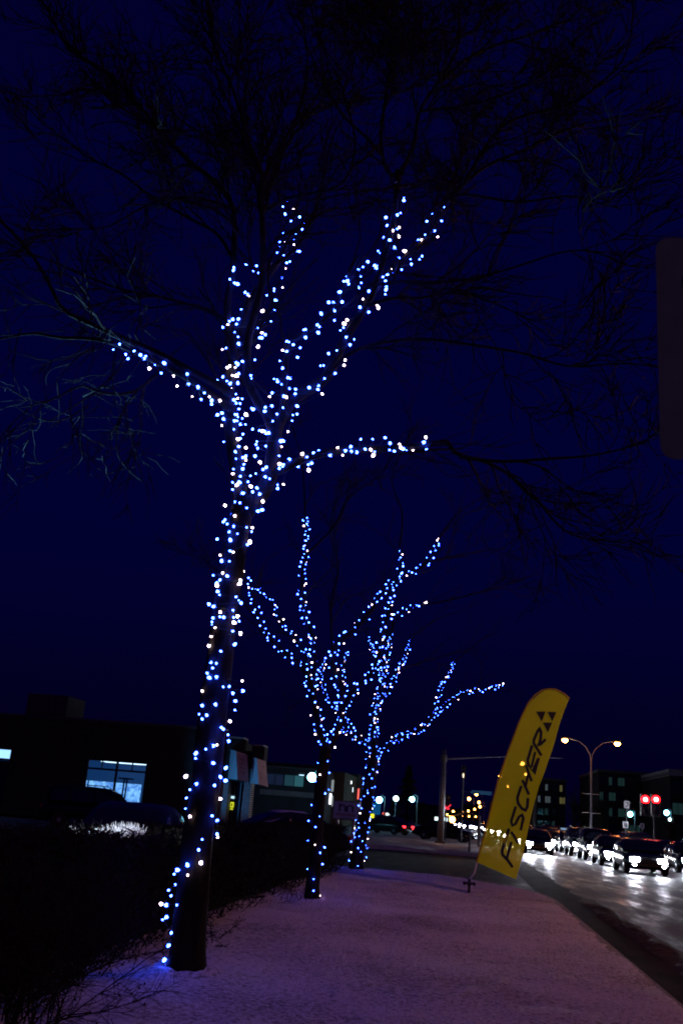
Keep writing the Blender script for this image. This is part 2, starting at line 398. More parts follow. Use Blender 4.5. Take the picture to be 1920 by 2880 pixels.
extra = [
 [(655, 920), (600, 875), (490, 845), (325, 808), (202, 759), (110, 723), (-30, 722)],
 [(655, 730), (610, 655), (527, 612), (416, 545), (331, 484), (239, 438), (135, 355), (61, 282), (-20, 225)],
 [(741, 600), (800, 560), (845, 551), (960, 520), (1000, 400), (960, 250), (900, 110), (880, -60)],
 [(1076, 442), (1040, 400), (965, 325), (900, 215), (850, 100), (800, 0)],
 [(1300, 520), (1420, 351), (1616, 286), (1733, 195), (1772, 104), (1778, -40)],
 [(1235, 590), (1290, 545), (1453, 566), (1616, 553), (1746, 586)],
 [(1060, 800), (1140, 792), (1290, 790), (1453, 748), (1616, 703), (1778, 748)],
 [(1030, 860), (1100, 840), (1180, 839), (1290, 820), (1450, 880), (1560, 960)],
 [(925, 1050), (991, 989), (1128, 956), (1290, 963), (1453, 989), (1600, 1030), (1750, 1020), (1900, 1040)],
 [(480, 1010), (384, 1100), (290, 1108), (230, 1085), (150, 1120), (60, 1145)],
 [(735, 500), (820, 380), (860, 200), (850, 0)],
 [(1238, 228), (1340, 150), (1480, 100), (1600, 60), (1760, 20)],
 [(1180, 312), (1330, 290), (1480, 240), (1600, 160)],
 [(1290, 1285), (1400, 1300), (1560, 1290), (1700, 1270), (1830, 1240)],
 [(655, 588), (560, 560), (430, 570), (300, 640), (180, 640)],
 [(745, 760), (830, 700), (900, 560), (930, 400), (1010, 250), (1020, 60)],
]
hang = [[(384, 1102), (340, 1170), (328, 1240), (336, 1290), (372, 1335), (402, 1358)], [(290, 1108), (238, 1120), (234, 1180), (226, 1230), (231, 1292)], [(250, 1140), (180, 1180), (110, 1175), (40, 1140)], [(352, 1110), (362, 1200), (384, 1280), (396, 1350)], [(330, 960), (318, 1060), (325, 1135)], [(60, 925), (50, 965), (36, 1045)], [(250, 955), (205, 1000), (120, 1010), (20, 985)], [(235, 1115), (300, 1090), (345, 1130), (330, 1210)]]
HG = [T1.limb('limb', e, .010, .004, random.uniform(-.9, -.6), sides=5) for e in hang]
X = [T1.limb('limb', e, .022, .006, random.uniform(-1.6, 1.6), sides=6) for e in extra]
for q, dn in ((A, 2.2), (A2, 3.6), (B1, 3.6), (B2, 1.4), (B3, 4.2), (B4, 4.2), (B5, 3.4), (V, 2.0), (L, 1.8), (L2, 2.6), (Rr, 2.2)):
    T1.tk = .62 if q is L else 1.0
    T1.sprout(q, dn*1.1, 1.55, 1, .30, 3, droop=.35 if q is L else (.1 if q is Rr else 0))
for i, q in enumerate(X):
    T1.tk = .62 if i == 9 else 1.0
    T1.sprout(q, 3.0, 1.4, 1, .08, 3, droop=.5 if i == 9 else .02)
T1.tk = .55
for q in HG: T1.sprout(q, 3.2, .5, 2, .15, 3, droop=.3, curl=.3)
T1.tk = 1
# short dead shoots on the trunk, left side
for (x, y) in ((630, 1610), (640, 1590), (690, 1400)):
    p = at(x, y, 9.18)
    q = wander(p, Vector((-1, .1, .35)), random.uniform(.5, .8), 8, .18, .05)
    T1.crown.tube(q, [.006*(1-j/11) for j in range(9)], 4, cap=False)
    T1.sprout([(a, .005) for a in q], 4, .3, 2, .2, 3)
T1.finish()

# second tree
T2 = Tree((at(877, 2522, 17.86).x, 17.86, 0), 17.86, 'second bare tree from the front, its thin lit trunk rising before the dark hedge end')
def tl(T, px, r0, r1, dy): return T.limb('limb', px, r0, r1, dy, sides=7)
tr2 = T2.limb('trunk', [(877, 2540), (880, 2480), (887, 2400), (895, 2300), (904, 2200), (914, 2120), (916, 2090)], .12, .10, 0)
T2L = [tl(T2, [(914, 2110), (900, 2060), (890, 2000), (880, 1950), (866, 1900), (845, 1870), (800, 1835), (760, 1795), (735, 1760), (715, 1700), (700, 1640), (670, 1590)], .07, .02, -.8),
 tl(T2, [(870, 1915), (862, 1850), (835, 1800), (800, 1760), (775, 1710), (745, 1670), (715, 1650)], .04, .015, .6),
 tl(T2, [(880, 1950), (885, 1880), (880, 1800), (862, 1740), (850, 1680), (852, 1600), (862, 1520), (858, 1440)], .05, .015, .4),
 tl(T2, [(916, 2110), (935, 2080), (955, 2040), (962, 1990), (955, 1930), (935, 1870), (935, 1830), (970, 1790), (1005, 1760), (1055, 1700), (1085, 1650), (1130, 1620), (1185, 1595), (1215, 1560), (1236, 1510)], .075, .018, .9),
 tl(T2, [(962, 1990), (985, 1960), (1010, 1920), (1040, 1900), (1062, 1850), (1075, 1780), (1088, 1720), (1100, 1680), (1115, 1640), (1128, 1580), (1122, 1530)], .05, .015, -.5),
 tl(T2, [(1092, 1740), (1120, 1725), (1160, 1712), (1205, 1698)], .025, .01, -.3)]
T2X = [tl(T2, [(735, 1760), (640, 1640), (560, 1560)], .02, .006, -.6), tl(T2, [(858, 1440), (850, 1300), (820, 1200)], .02, .006, -.3),
 tl(T2, [(860, 1560), (940, 1480), (980, 1400), (1060, 1340), (1120, 1260)], .025, .006, .3), tl(T2, [(1236, 1510), (1290, 1440), (1370, 1390)], .02, .006, .2),
 tl(T2, [(1124, 1530), (1130, 1440), (1100, 1340), (1150, 1230)], .022, .006, .2), tl(T2, [(935, 1830), (930, 1700), (950, 1600), (930, 1480), (960, 1350)], .03, .006, .8),
 tl(T2, [(1200, 1580), (1300, 1560), (1420, 1540)], .02, .006, .5), tl(T2, [(1205, 1698), (1300, 1680), (1400, 1650), (1520, 1610)], .02, .006, .5)]
for q in T2L: T2.sprout(q, 1.0, 1.3, 1, .4, 3)
for q in T2X: T2.sprout(q, 2.4, 1.2, 1, .15, 3)
T2.finish()
# third tree
T3 = Tree((at(1001, 2443, 27.62).x, 27.62, 0), 27.62, 'third and farthest wrapped bare tree, at the snow corner by the driveway')
tr3 = T3.limb('trunk', [(1001, 2452), (1006, 2400), (1018, 2330), (1030, 2260), (1042, 2180), (1048, 2120), (1050, 2080)], .19, .13, 0)
T3L = [tl(T3, [(1050, 2090), (1053, 2030), (1060, 1970), (1072, 1920), (1085, 1860), (1098, 1800), (1105, 1740)], .11, .03, .6),
 tl(T3, [(1052, 2130), (1080, 2110), (1105, 2085), (1145, 2065), (1190, 2045), (1218, 2010), (1250, 1985), (1290, 1955), (1340, 1940), (1380, 1938), (1415, 1924)], .07, .02, .8),
 tl(T3, [(1220, 2010), (1228, 1970), (1240, 1930), (1262, 1890), (1278, 1862)], .03, .015, .5),
 tl(T3, [(1048, 2110), (1020, 2080), (985, 2070), (960, 2040), (950, 2000), (960, 1960)], .06, .02, -.6),
 tl(T3, [(1000, 2075), (970, 2010), (920, 1965), (905, 1900), (915, 1860)], .04, .015, .5),
 tl(T3, [(1060, 1980), (1100, 1930), (1120, 1880), (1140, 1850), (1148, 1800)], .05, .018, -.4),
 tl(T3, [(1075, 1910), (1060, 1860), (1045, 1820), (1035, 1790)], .04, .015, -.2),
 tl(T3, [(960, 2000), (975, 1940), (965, 1880), (978, 1830)], .03, .012, .2)]
T3X = [tl(T3, [(1105, 1740), (1090, 1650), (1110, 1560)], .03, .008, .3), tl(T3, [(1148, 1800), (1230, 1740), (1300, 1720)], .02, .008, .3),
 tl(T3, [(1278, 1862), (1350, 1800), (1400, 1780)], .02, .008, .3), tl(T3, [(915, 1860), (870, 1950), (800, 2000)], .02, .008, .3), tl(T3, [(1130, 1880), (1230, 1850), (1350, 1820)], .02, .008, .3)]
for q in T3L: T3.sprout(q, .8, 1.4, 1, .4, 3)
for q in T3X: T3.sprout(q, 1.4, 1.3, 1, .15, 3)
T3.finish()

# ------------------------------------------------------------------ light strings
CORE = emit('led_core', (.022, .062, 1.0), 180)
CORE_W = emit('led_core_warm', (1.0, .70, .62), 34, sample=False)
def glow_shell(name, col, st, alpha):
    m_ = bpy.data.materials.new(name); m_.use_nodes = True; n = m_.node_tree; n.nodes.clear()
    o = n.nodes.new('ShaderNodeOutputMaterial'); e = n.nodes.new('ShaderNodeEmission'); t = n.nodes.new('ShaderNodeBsdfTransparent'); x = n.nodes.new('ShaderNodeMixShader')
    e.inputs[0].default_value = (*col, 1); e.inputs[1].default_value = st; x.inputs[0].default_value = alpha
    n.links.new(t.outputs[0], x.inputs[1]); n.links.new(e.outputs[0], x.inputs[2]); n.links.new(x.outputs[0], o.inputs[0])
    m_.cycles.emission_sampling = 'NONE'; return m_
SHELL = glow_shell('blue_bulb_glass', (.01, .06, 1.0), .8, .35)
SHELL_W = glow_shell('clear_bulb_glass', (.10, .10, .6), .6, .3)
def bulb_mesh(core, shell, kc, name):
    mb = MB()
    mb.mi = 2; mb.lathe([(.009, -.030), (.010, -.012)], 6)
    mb.mi = 0; mb.lathe([(.007*kc, -.016*kc), (.0125*kc, -.008*kc), (.0135*kc, .004*kc), (.009*kc, .016*kc), (.002, .022*kc)], 8)
    mb.mi = 1; mb.lathe([(.012*kc, -.024*kc), (.023*kc, -.010*kc), (.0245*kc, .006*kc), (.015*kc, .026*kc), (.003, .036*kc)], 8)
    return mb.mesh(name, [core, shell, BLACK])
BULB = bulb_mesh(CORE, SHELL, 1.0, 'bulb'); BULB_W = bulb_mesh(CORE_W, SHELL_W, 1.12, 'bulb_warm')
nb = 0
def string_thing(label, pts, big, group, scale=1.0):
    """pts: ordered 3-D bulb points; a bulb at each, one wire through all."""
    global nb
    if len(pts) < 2: return
    base = pts[0]
    root = empty('light_string', base, label=label, cat='string lights', group=group)
    wp = []
    for i, p in enumerate(pts):
        wp.append(p - base)
    segs = MB(); run = [wp[0]]
    for i in range(1, len(wp)):
        if (wp[i] - wp[i-1]).length > .8:
            if len(run) > 1: segs.tube(run, .0028, 4)
            run = []
        run.append(wp[i])
    if len(run) > 1: segs.tube(run, .0028, 4)
    if segs.v: segs.build('wire', WIRE, root)
    for i, p in enumerate(wp):
        q = Vector((random.gauss(0, 1), random.gauss(0, 1), random.gauss(0, .8))).normalized().to_track_quat('Z', 'Y')
        link('bulb', BULB_W if big[i] else BULB, root, p, q, scale * random.choice((.52, .62, .75, .88, 1.0)) * random.uniform(.95, 1.05)); nb += 1

def P(txt, s, ox, oy):
    r = []
    for t in txt.split():
        W = t.endswith('W'); a, b_ = t.rstrip('W').split(',')
        r.append((ox + float(a)/s, oy + float(b_)/s, W))
    return r
tr = []
tr += P("1317,13 1367,10 1527,33W 1407,72 1443,67 1275,98W 1469,113 1528,97 1484,160 1273,187 1357,180 1480,217 1256,243 1303,250 1275,275 1449,288W 1394,325 1408,338 1437,373 1439,414 1367,436W 1343,443 1297,463 1236,488 1234,520 1343,551 1422,583 1390,640 1420,662 1173,635W 1236,684 1352,692 1197,719 1387,777W 1174,772 1170,840 1197,890W 1337,884 1370,915 1368,1000 1370,1018W 1274,1032 1252,1098 1182,1195 1268,1180W 1116,1225 1098,1251 1183,1257W", 2.24, 0, 1900)
tr += P("1104,422 1062,457 1077,493 1016,543W 1050,550 1116,550 1050,625 1027,643 1083,724 1064,804 1037,895 1036,966", 2.24, 0, 2300)
tr += P("827,47 882,58 1133,40W 717,85W 957,112 1083,148 1128,133 800,178 828,200W 720,240 700,265 743,290 813,317 953,325 1018,330W 1010,372 760,373 852,398 632,455 777,468 992,485W 962,518 775,587 808,600W 665,635W 680,697 765,700 692,827W 588,852 740,862 662,905 627,940 628,968W 890,910W 880,945W 632,1032 657,1070 837,1093 870,1128 893,1157 543,1175 594,1198 664,1260W 803,1243 590,1315 585,1325 660,1310 703,1318 857,1310W 812,1320 575,1370 872,1360 815,1375W 570,1397 610,1432W 805,1470 887,1492W 565,1530W 823,1617 541,1630W 673,1692 560,1812 622,1822 582,1877 523,1935 628,1978 541,1982", 3.92, 450, 1400)
tr += P("560,63 748,75W 823,75 855,62 534,148 484,148 457,168 443,197W 397,222 520,195 735,157W 768,175 822,168 675,217 705,225 643,243 743,270W 770,288 501,263 533,305 474,323 722,314 742,315 590,353 536,365 392,415W 426,405 707,393W 557,458W 570,522 516,535 530,545 680,508 460,560W 436,577W 507,575W 483,645W 515,648W 540,628 397,660 350,687 433,695 460,720 468,712 530,715 647,648 649,672 473,765W 413,788 512,812 527,850W 493,860 568,853 413,915 373,870W 516,890 550,893 300,867 302,898 278,833W 236,800 204,858 130,830W 180,750 128,713 95,725 85,636 30,625 390,977 350,993 402,1028 540,942 505,988 520,988 533,1012 567,1025 498,1047 523,1046 555,1075 595,1077 600,990W 650,937 665,945 390,1088W 496,1122 576,1163 404,1232 530,1207W 552,1200 600,1283W 537,1273 660,1120 720,1130 745,1140W 765,1138 780,1158 802,1153 696,1227 692,1255 706,1290 783,1270 508,1318 516,1380 597,1362 573,1370 600,1392W 586,1432 682,1357 724,1410W 573,1470 780,1456 752,1477 492,1470 485,1513W 552,1535 688,1512 642,1530 770,1538 810,1555 485,1590 520,1613W 542,1588 622,1583 645,1625W 697,1637 483,1652 660,1672 573,1685 725,1690", 3.136, 500, 850)
tr += P("900,517 926,582 848,677 873,680 883,697 915,722 970,665 993,670 987,760 1040,768 1037,808 1053,485 925,425W 962,433 960,345 983,350 1080,402 1020,375 812,833W 832,800 935,832 957,835W 772,930 828,917 765,962 927,930 873,985 1050,915 1051,985 1015,997 1010,1046 838,1048 973,1140W 905,1222 925,1222 915,1273W 892,1357 900,1425W 895,1467 925,1447 932,1433 982,1387 878,1612 878,1640 932,1607W 1158,753 1240,735 1233,768 1273,810W 1292,671 1257,562 1285,558 1388,627 1330,453 1400,425 1475,508W 1465,555W 1520,377 1485,305 1555,327 1435,248 1468,190W 1492,157W 1460,222 1380,158 1382,75 1265,102 1227,200 1247,218 1240,270 1125,308 1110,243 1127,240", 3.136, 500, 850)
tr += P("1058,1446 1150,1432 1154,1480W 1100,1338W 1140,1365 1195,1328 1243,1312 1345,1350 1180,1420", 3.136, 500, 850)
tr += P("45,431 97,431W 77,398W 108,412 133,393 134,415 157,418 175,362 195,405 218,406W 230,430W 226,362 236,415 280,355 302,378 300,408 319,413 342,385W 345,398W 372,411 360,403 400,411W 446,376 456,353W 459,403", 1.537, 900, 1000)
tr += P("330,793W 361,857 361,867 534,894 284,940 333,928 347,921 460,957 523,955 483,924 288,975 341,983W 315,996W 331,991 339,1021W 494,996 507,1023W 453,1015 437,1034W 424,1038 272,1026 300,1038 322,1072 250,1084 256,1093 366,1086W 339,1113 389,1117 440,1108 429,1121 394,1141 205,1133 186,1154 166,1163 234,1149 245,1149 243,1158 307,1163W 343,1152 352,1165 318,1184 290,1189 273,1200 281,1216 286,1240 284,1252 281,1272 115,1195 103,1216 118,1213 122,1228 176,1194 178,1223 167,1243 86,1262 78,1262 210,1259 185,1293W 36,1307 57,1308 95,1305 62,1344 172,1328 210,1349 246,1320W 251,1332W 5,1357", 1.537, 900, 0)
tr += P("1251,862 1318,931 1299,949 1348,961W 1310,983 1336,1015 1376,996 1399,1027 1394,1037 1387,1053 1300,1073 1323,1073 1359,1073 1311,1110W 1287,1113 1351,1103 1350,1124W 1282,1130 1272,1160 1302,1172 1366,1155 1376,1155 1336,1163 1331,1200 1317,1207 1310,1232W 1252,1220W 1133,1213 1074,1229 1072,1241 1178,1221 1166,1243 1186,1253 1210,1253 1208,1269 1056,1283 1076,1301 1090,1304 1065,1318 1126,1343 1147,1361W 1138,1353 1292,1276 1297,1321W 1259,1326 1262,1337 1225,1357 1265,1379", 1.633, 0, 0)
tr += P("715,300 755,265 793,328 807,355 845,308 886,332 908,355 921,340 940,418W 978,393 1015,447 1037,385 1095,465W 1117,527W 1140,445 1180,455 1187,517 1212,510 1247,536", 2.24, 0, 850)
# sort every bulb to the limb it is wrapped on
LIMBS1 = [('trunk', tr1), ('A', A), ('A', A2[:14]), ('B', B), ('B1', B1[:8]), ('B2', B2), ('B5', B5[:14]), ('V', V), ('L', L[:18]), ('R', Rr[:20])]
LP = [(nm, [(pix(p), p, r) for p, r in q]) for nm, q in LIMBS1]
groups = {}
for x, y, W in tr:
    best = None
    for nm, q in LP:
        for (px_, py_), p, r in q:
            d = math.hypot(px_-x, py_-y)
            if best is None or d < best[0]: best = (d, nm, p, r)
    d, nm, p, r = best
    sc_ = 2700 / (Vector(p) - Vector((0, 0, CH))).length
    dm = d / sc_; r = r*(1.13 if nm == 'trunk' else 1) + (.04*math.exp(-max(0, p.z)/.2) if nm == 'trunk' else 0); side = math.sqrt(max(0, (r+.02)**2 - dm*dm))
    Y = p.y - side - (.005 if nm == 'trunk' else .035) if side > 0 else p.y + random.uniform(-1, 1) * r
    groups.setdefault(nm, []).append((y, x, at(x, y, Y), W))
lab1 = {'trunk': 'string of blue-white lights spiralling up the trunk of the nearest tree',
        'A': 'lights wrapped up the left upright limbs of the nearest tree',
        'B': 'short run of lights on the fork just above the trunk of the nearest tree',
        'B1': 'lights on the dark inner limb between the two main limbs of the nearest tree',
        'B2': 'lights up the right main limb of the nearest tree, higher than its other strings',
        'B5': 'lights on the outer right twin limb near the top of the nearest tree',
        'V': 'lights on the upright branch inside the right half of the nearest tree',
        'L': 'lights along the branch that reaches out left from the nearest tree',
        'R': 'lights along the level branch that reaches right from the nearest tree'}
for nm, g in groups.items():
    g.sort(key=(lambda t: t[1]) if nm in 'LR' else (lambda t: -t[0]))
    string_thing(lab1[nm], [t[2] for t in g], [t[3] for t in g], 'light strings wrapped on the trees')
# lead of the string lying on the snow by the trunk
gx = [at(462, 2732, 9.1), at(452, 2752, 8.95), at(440, 2760, 8.85), at(415, 2758, 8.8)]
for g_ in gx: g_.z = max(.03, g_.z if g_ is gx[0] else .035)
MB().tube(gx, .006, 5).build('power_lead', mat('pale_cable', (.5, .55, .6), .5), label='pale cable running from the light string onto the snow at the nearest trunk', cat='cable')

def helix(pts, step, rad_add, t0=0, t1=1, pitch=.16):
    n = len(pts); res = []; a = random.uniform(0, 6); s = 0; tot = 0
    i0, i1 = int(t0*(n-1)), int(t1*(n-1)); u = None
    last = pts[i0][0]
    for i in range(i0, i1):
        p0, r0 = pts[i]; p1, r1 = pts[i+1]; seg = (p1-p0); Ls = seg.length
        t = seg.normalized(); u = t.orthogonal().normalized() if u is None else (u - t*u.dot(t)).normalized(); v = t.cross(u)
        k = max(1, int(Ls/step + random.random()))
        for j in range(k):
            f = (j + random.random()) / k; a += random.uniform(.6, 5.2)
            rr = (r0*(1-f) + r1*f) + rad_add * random.uniform(.2, 3.2)
            res.append(p0 + seg*f + (u*math.cos(a) + v*math.sin(a))*rr)
    return res
LBL = 'light strings wrapped on the trees'
def wrap(items):
    for lab, q, step, t0, t1 in items:
        pts = helix(q, step, .02, t0, t1)
        string_thing(lab, pts, [random.random() < .13 for _ in pts], LBL, .80)
wrap([('lights spiralling up the trunk of the second tree from the front', tr2, .085, .05, 1),
 ('lights on the far left arching limb of the second tree', T2L[0], .05, 0, .97),
 ('lights on the inner left limb of the second tree', T2L[1], .06, 0, 1),
 ('lights on the tall straight middle limb of the second tree', T2L[2], .042, 0, .99),
 ('lights on the long right limb of the second tree, climbing to its own tip', T2L[3], .06, 0, 1),
 ('lights on the upright right-hand limb of the second tree', T2L[4], .05, 0, .98),
 ('lights on the short level side branch at the right of the second tree', T2L[5], .06, .1, 1),
 ('lights spiralling up the trunk of the third tree beside the driveway', tr3, .04, .06, 1),
 ('lights up the central leader of the third tree', T3L[0], .035, 0, .9),
 ('lights along the long branch of the third tree that reaches right towards the yellow flag', T3L[1], .05, 0, 1),
 ('lights on the forked shoot rising from the long right branch of the third tree', T3L[2], .06, 0, 1),
 ('lights on the low left branch of the third tree', T3L[3], .05, 0, 1),
 ('lights on the far left shoot of the third tree behind the second tree', T3L[4], .05, 0, 1),
 ('lights on the right upright shoot of the third tree', T3L[5], .055, 0, 1),
 ('lights on the short upper left shoot of the third tree', T3L[6], .055, 0, 1),
 ('lights on the thin shoot between the second and third trunks', T3L[7], .06, 0, 1)])

# ------------------------------------------------------------------ hedge, shrubs
hd = empty('hedge', (-3.5, 15, 0), label='long dark clipped hedge along the left of the snow verge', cat='hedge')
mb = MB(); 
def hx(y): return -2.95 - (.25 if y < 8 else 0)
for i in range(15000):
    y = random.uniform(5.2, 27.0) if random.random() < .8 else random.uniform(3.5, 9)
    x = hx(y) - random.random()**1.2 * 1.35; top = 1.13 + .05*noise.noise((x, y, 0))
    z = random.uniform(0.0, top); face = x > hx(y) - .3 or z > top - .25
    ln = random.uniform(.12, .34)
    d = Vector((random.gauss(.15 if face else 0, .5), random.gauss(0, .5), random.uniform(.2, 1.3))).normalized()
    p = Vector((x+3.5, y-15, z)); e = p + d*ln
    if e.z > top + .07: e.z = top + random.uniform(-.02, .07)
    mb.tube([p, (p+e)/2 + Vector((random.gauss(0, .015), random.gauss(0, .015), 0)), e], [.005, .004, .0015], 3, cap=False)
mb.build('twigs', HEDGE, hd, kind='stuff')
mb = MB()
for i in range(26000):
    y = random.uniform(3.5, 27.0); x = hx(y) - .04 - random.random()*1.25; top = 1.1 + .05*noise.noise((x, y, 0))
    if random.random() < .5: z = random.uniform(0.05, top)
    else: z = top - random.random()*.2
    a = random.uniform(0, 6.28); s = random.uniform(.02, .045)
    c = Vector((x+3.5, y-15, z)); u = Vector((math.cos(a), math.sin(a), random.gauss(0, .5)))*s; v = Vector((random.gauss(0, 1), random.gauss(0, 1), random.gauss(0, 1))).normalized()*s*.6
    mb.add([c-u, c+v, c+u, c-v], [(0, 1, 2, 3)])
mb.build('leaves', HEDGE, hd, kind='stuff')
mb = MB()
for i in range(24):                             # dense inner stems
    y0 = 3.6 + i*.98; mb.box((-.95, y0-15, 0), (.05, y0-15+.99, .92 + .05*math.sin(i*2.1)))
mb.build('inner_growth', HEDGE, hd)

def shrub(name, base, n, hgt, lean, label, spread=.5, seed=1, rad=.007, side=3.0):
    random.seed(seed)
    root = empty(name, base, label=label, cat='shrub')
    st = MB(); tw = MB()
    for i in range(n):
        a = random.uniform(0, 6.28); rr = random.random()*.35
        p = Vector((math.cos(a)*rr, math.sin(a)*rr*1.6, -.05))
        d = Vector((lean[0] + random.gauss(0, spread), lean[1] + random.gauss(0, spread), 1.0))
        Ls = hgt*random.uniform(.6, 1.1); k = 9
        q = wander(p, d, Ls, k, .12, -.03)
        st.tube(q, [rad*random.uniform(.8, 1.2)*(1-.75*j/k) for j in range(k+1)], 5, cap=False)
        for _ in range(int(side*4)):
            j = random.randint(2, k-1); dd = (q[j+1]-q[j]).normalized() + Vector((random.gauss(0, .5), random.gauss(0, .5), random.gauss(.1, .4)))
            t = wander(q[j], dd, Ls*random.uniform(.15, .45), 5, .22, 0)
            tw.tube(t, [rad*.42*(1-.6*g/5) for g in range(6)], 3, cap=False)
            for _ in range(2):
                e = wander(t[random.randint(1, 4)], dd + Vector((random.gauss(0, .8), random.gauss(0, .8), random.gauss(0, .5))), Ls*.12, 3, .2, 0)
                tw.tube(e, [rad*.25]*4, 3, cap=False)
                if random.random() < .25:
                    c = e[-1]; tw.tube([c-Vector((0, 0, .008)), c, c+Vector((0, 0, .01))], [.003, .008, .003], 5)
    st.build('stems', TWIG, root, kind='stuff'); tw.build('twigs', TWIG, root, kind='stuff')
    return root
shrub('bare_shrub', (-2.72, 6.35, 0), 30, 1.15, (.16, .05), 'tangled bare shrub leaning over the snow in the bottom left corner', seed=3, side=4, spread=.38)
shrub('bare_shrub', (-3.1, 7.1, 0), 30, 1.15, (.14, .1), 'dense bare shrub between the hedge and the bottom left shrub', seed=5, side=4, spread=.4)
shrub('bare_shrub', (-3.2, 8.3, 0), 22, 1.0, (.12, .1), 'bare twiggy shrub just left of the nearest trunk', seed=8, side=4, spread=.45)
shrub('bare_shrub', (-2.78, 11.3, 0), 9, .38, (.45, -.2), 'low arching sprigs on the snow just right of the nearest trunk', seed=12, side=3, spread=.6, rad=.006)
shrub('bare_shrub', (-2.85, 17.2, 0), 12, .5, (.3, -.2), 'low sprigs at the foot of the second tree', seed=14, side=3, spread=.5, rad=.005)
random.seed(21)
# pale brush tops under the added spotlight
fg = empty('pale_brush', (-5.6, 11.2, 0), label='clump of pale brush tops lit white above the dark hedge', cat='plant')
mb = MB()
for i in range(420):
    px = random.gauss(352, 26) if random.random() < .8 else random.uniform(200, 300)
    if not 195 < px < 415: continue
    p = at(px, 2345 + random.uniform(0, 12), 11 + random.uniform(-.4, .4)); hgt = random.uniform(.06, .15) * (1 if px > 300 else .8)
    q = wander(p, Vector((random.gauss(0, .35), random.gauss(0, .3), 1)), hgt, 4, .15, 0)
    mb.tube([v - Vector((-5.6, 11.2, 0)) for v in q], [.004, .0035, .003, .002, .001], 3, cap=False)
mb.build('stalks', LITGRASS, fg, kind='stuff')

# ------------------------------------------------------------------ buildings
def pb(mb, x0, y0, x1, y1, Y, depth, org=(0, 0, 0), zmin=None):
    """box whose front (at distance Y) covers the photo rectangle x0..x1, y0..y1"""
    ym, xm = (y0+y1)/2, (x0+x1)/2
    a = at(x0, ym, Y).x; b = at(x1, ym, Y).x; t = at(xm, y0, Y).z; l = at(xm, y1, Y).z
    if zmin is not None: l = zmin
    o = Vector(org); mb.box((a-o.x, Y-o.y, l-o.z), (b-o.x, Y+depth-o.y, t-o.z)); return a, b, l, t
FLUO = emit('fluorescent_tube', (.55, .8, 1.0), 2.6)
LITWALL = emit('lit_back_wall', (.006, .05, .20), .6, sample=False)
def lit_stock():
    m_ = bpy.data.materials.new('lit_shelf_stock'); m_.use_nodes = True; n = m_.node_tree; b = n.nodes['Principled BSDF']
    tc = n.nodes.new('ShaderNodeTexCoord'); v = n.nodes.new('ShaderNodeTexVoronoi'); v.inputs['Scale'].default_value = 7
    n.links.new(tc.outputs['Object'], v.inputs[0])
    cr = n.nodes.new('ShaderNodeValToRGB'); e = cr.color_ramp.elements
    e[0].color = (.01, .09, .45, 1); e[1].color = (.22, .55, 1, 1); n.links.new(v.outputs['Color'], cr.inputs[0])
    n.links.new(cr.outputs[0], b.inputs['Emission Color']); b.inputs['Emission Strength'].default_value = 1.5
    b.inputs['Base Color'].default_value = (.05, .05, .05, 1); m_.cycles.emission_sampling = 'NONE'; return m_
STOCK = lit_stock()
GLASS = bpy.data.materials.new('window_glass'); GLASS.use_nodes = True
n = GLASS.node_tree; n.nodes.clear(); o_ = n.nodes.new('ShaderNodeOutputMaterial'); g_ = n.nodes.new('ShaderNodeBsdfGlossy'); t_ = n.nodes.new('ShaderNodeBsdfTransparent'); x_ = n.nodes.new('ShaderNodeMixShader')
g_.inputs['Roughness'].default_value = .05; x_.inputs[0].default_value = .06
n.links.new(t_.outputs[0], x_.inputs[1]); n.links.new(g_.outputs[0], x_.inputs[2]); n.links.new(x_.outputs[0], o_.inputs[0])

# long low shop on the left, seen face on
SY = 50.0
sh = empty('shop_building', (-22, SY, 0), label='long low dark shop with a wide blue-lit display window, left background', cat='building')
xL, xR = -42.0, at(617, 2200, SY).x; zt = 4.95
wx0, wx1, wz1, wz0 = at(238, 2192, SY).x, at(408, 2200, SY).x, at(322, 2139, SY).z, .75
wxa0, wxa1, wza1 = -28.5, at(19, 2200, SY).x, at(10, 2108, SY).z
def rel(a, b): return (a[0]+22, a[1]-SY, a[2]), (b[0]+22, b[1]-SY, b[2])
mb = MB()
for a, b in (((xL, SY, 0), (wxa0, SY+.3, zt)), ((wxa1, SY, 0), (wx0, SY+.3, zt)), ((wx1, SY, 0), (xR, SY+.3, zt)),
             ((wxa0, SY, wza1), (wxa1, SY+.3, zt)), ((wxa0, SY, 0), (wxa1, SY+.3, .3)), ((wx0, SY, wz1), (wx1, SY+.3, zt)), ((wx0, SY, 0), (wx1, SY+.3, wz0))):
    mb.box(*rel(a, b))
mb.build('wall', WALL, sh)
MB().box(*rel((xR-.3, SY+.31, 0), (xR, SY+8, zt-.2))).build('side_wall', WALL, sh)
MB().box(*rel((xL, SY+.31, zt-.6), (xR-.31, SY+8, zt-.35))).build('roof', WALL, sh)
MB().box(*rel((xL, SY-.12, zt+.003), (xR+.1, SY+.35, zt+.14))).build('parapet_cap', DSTEEL, sh)
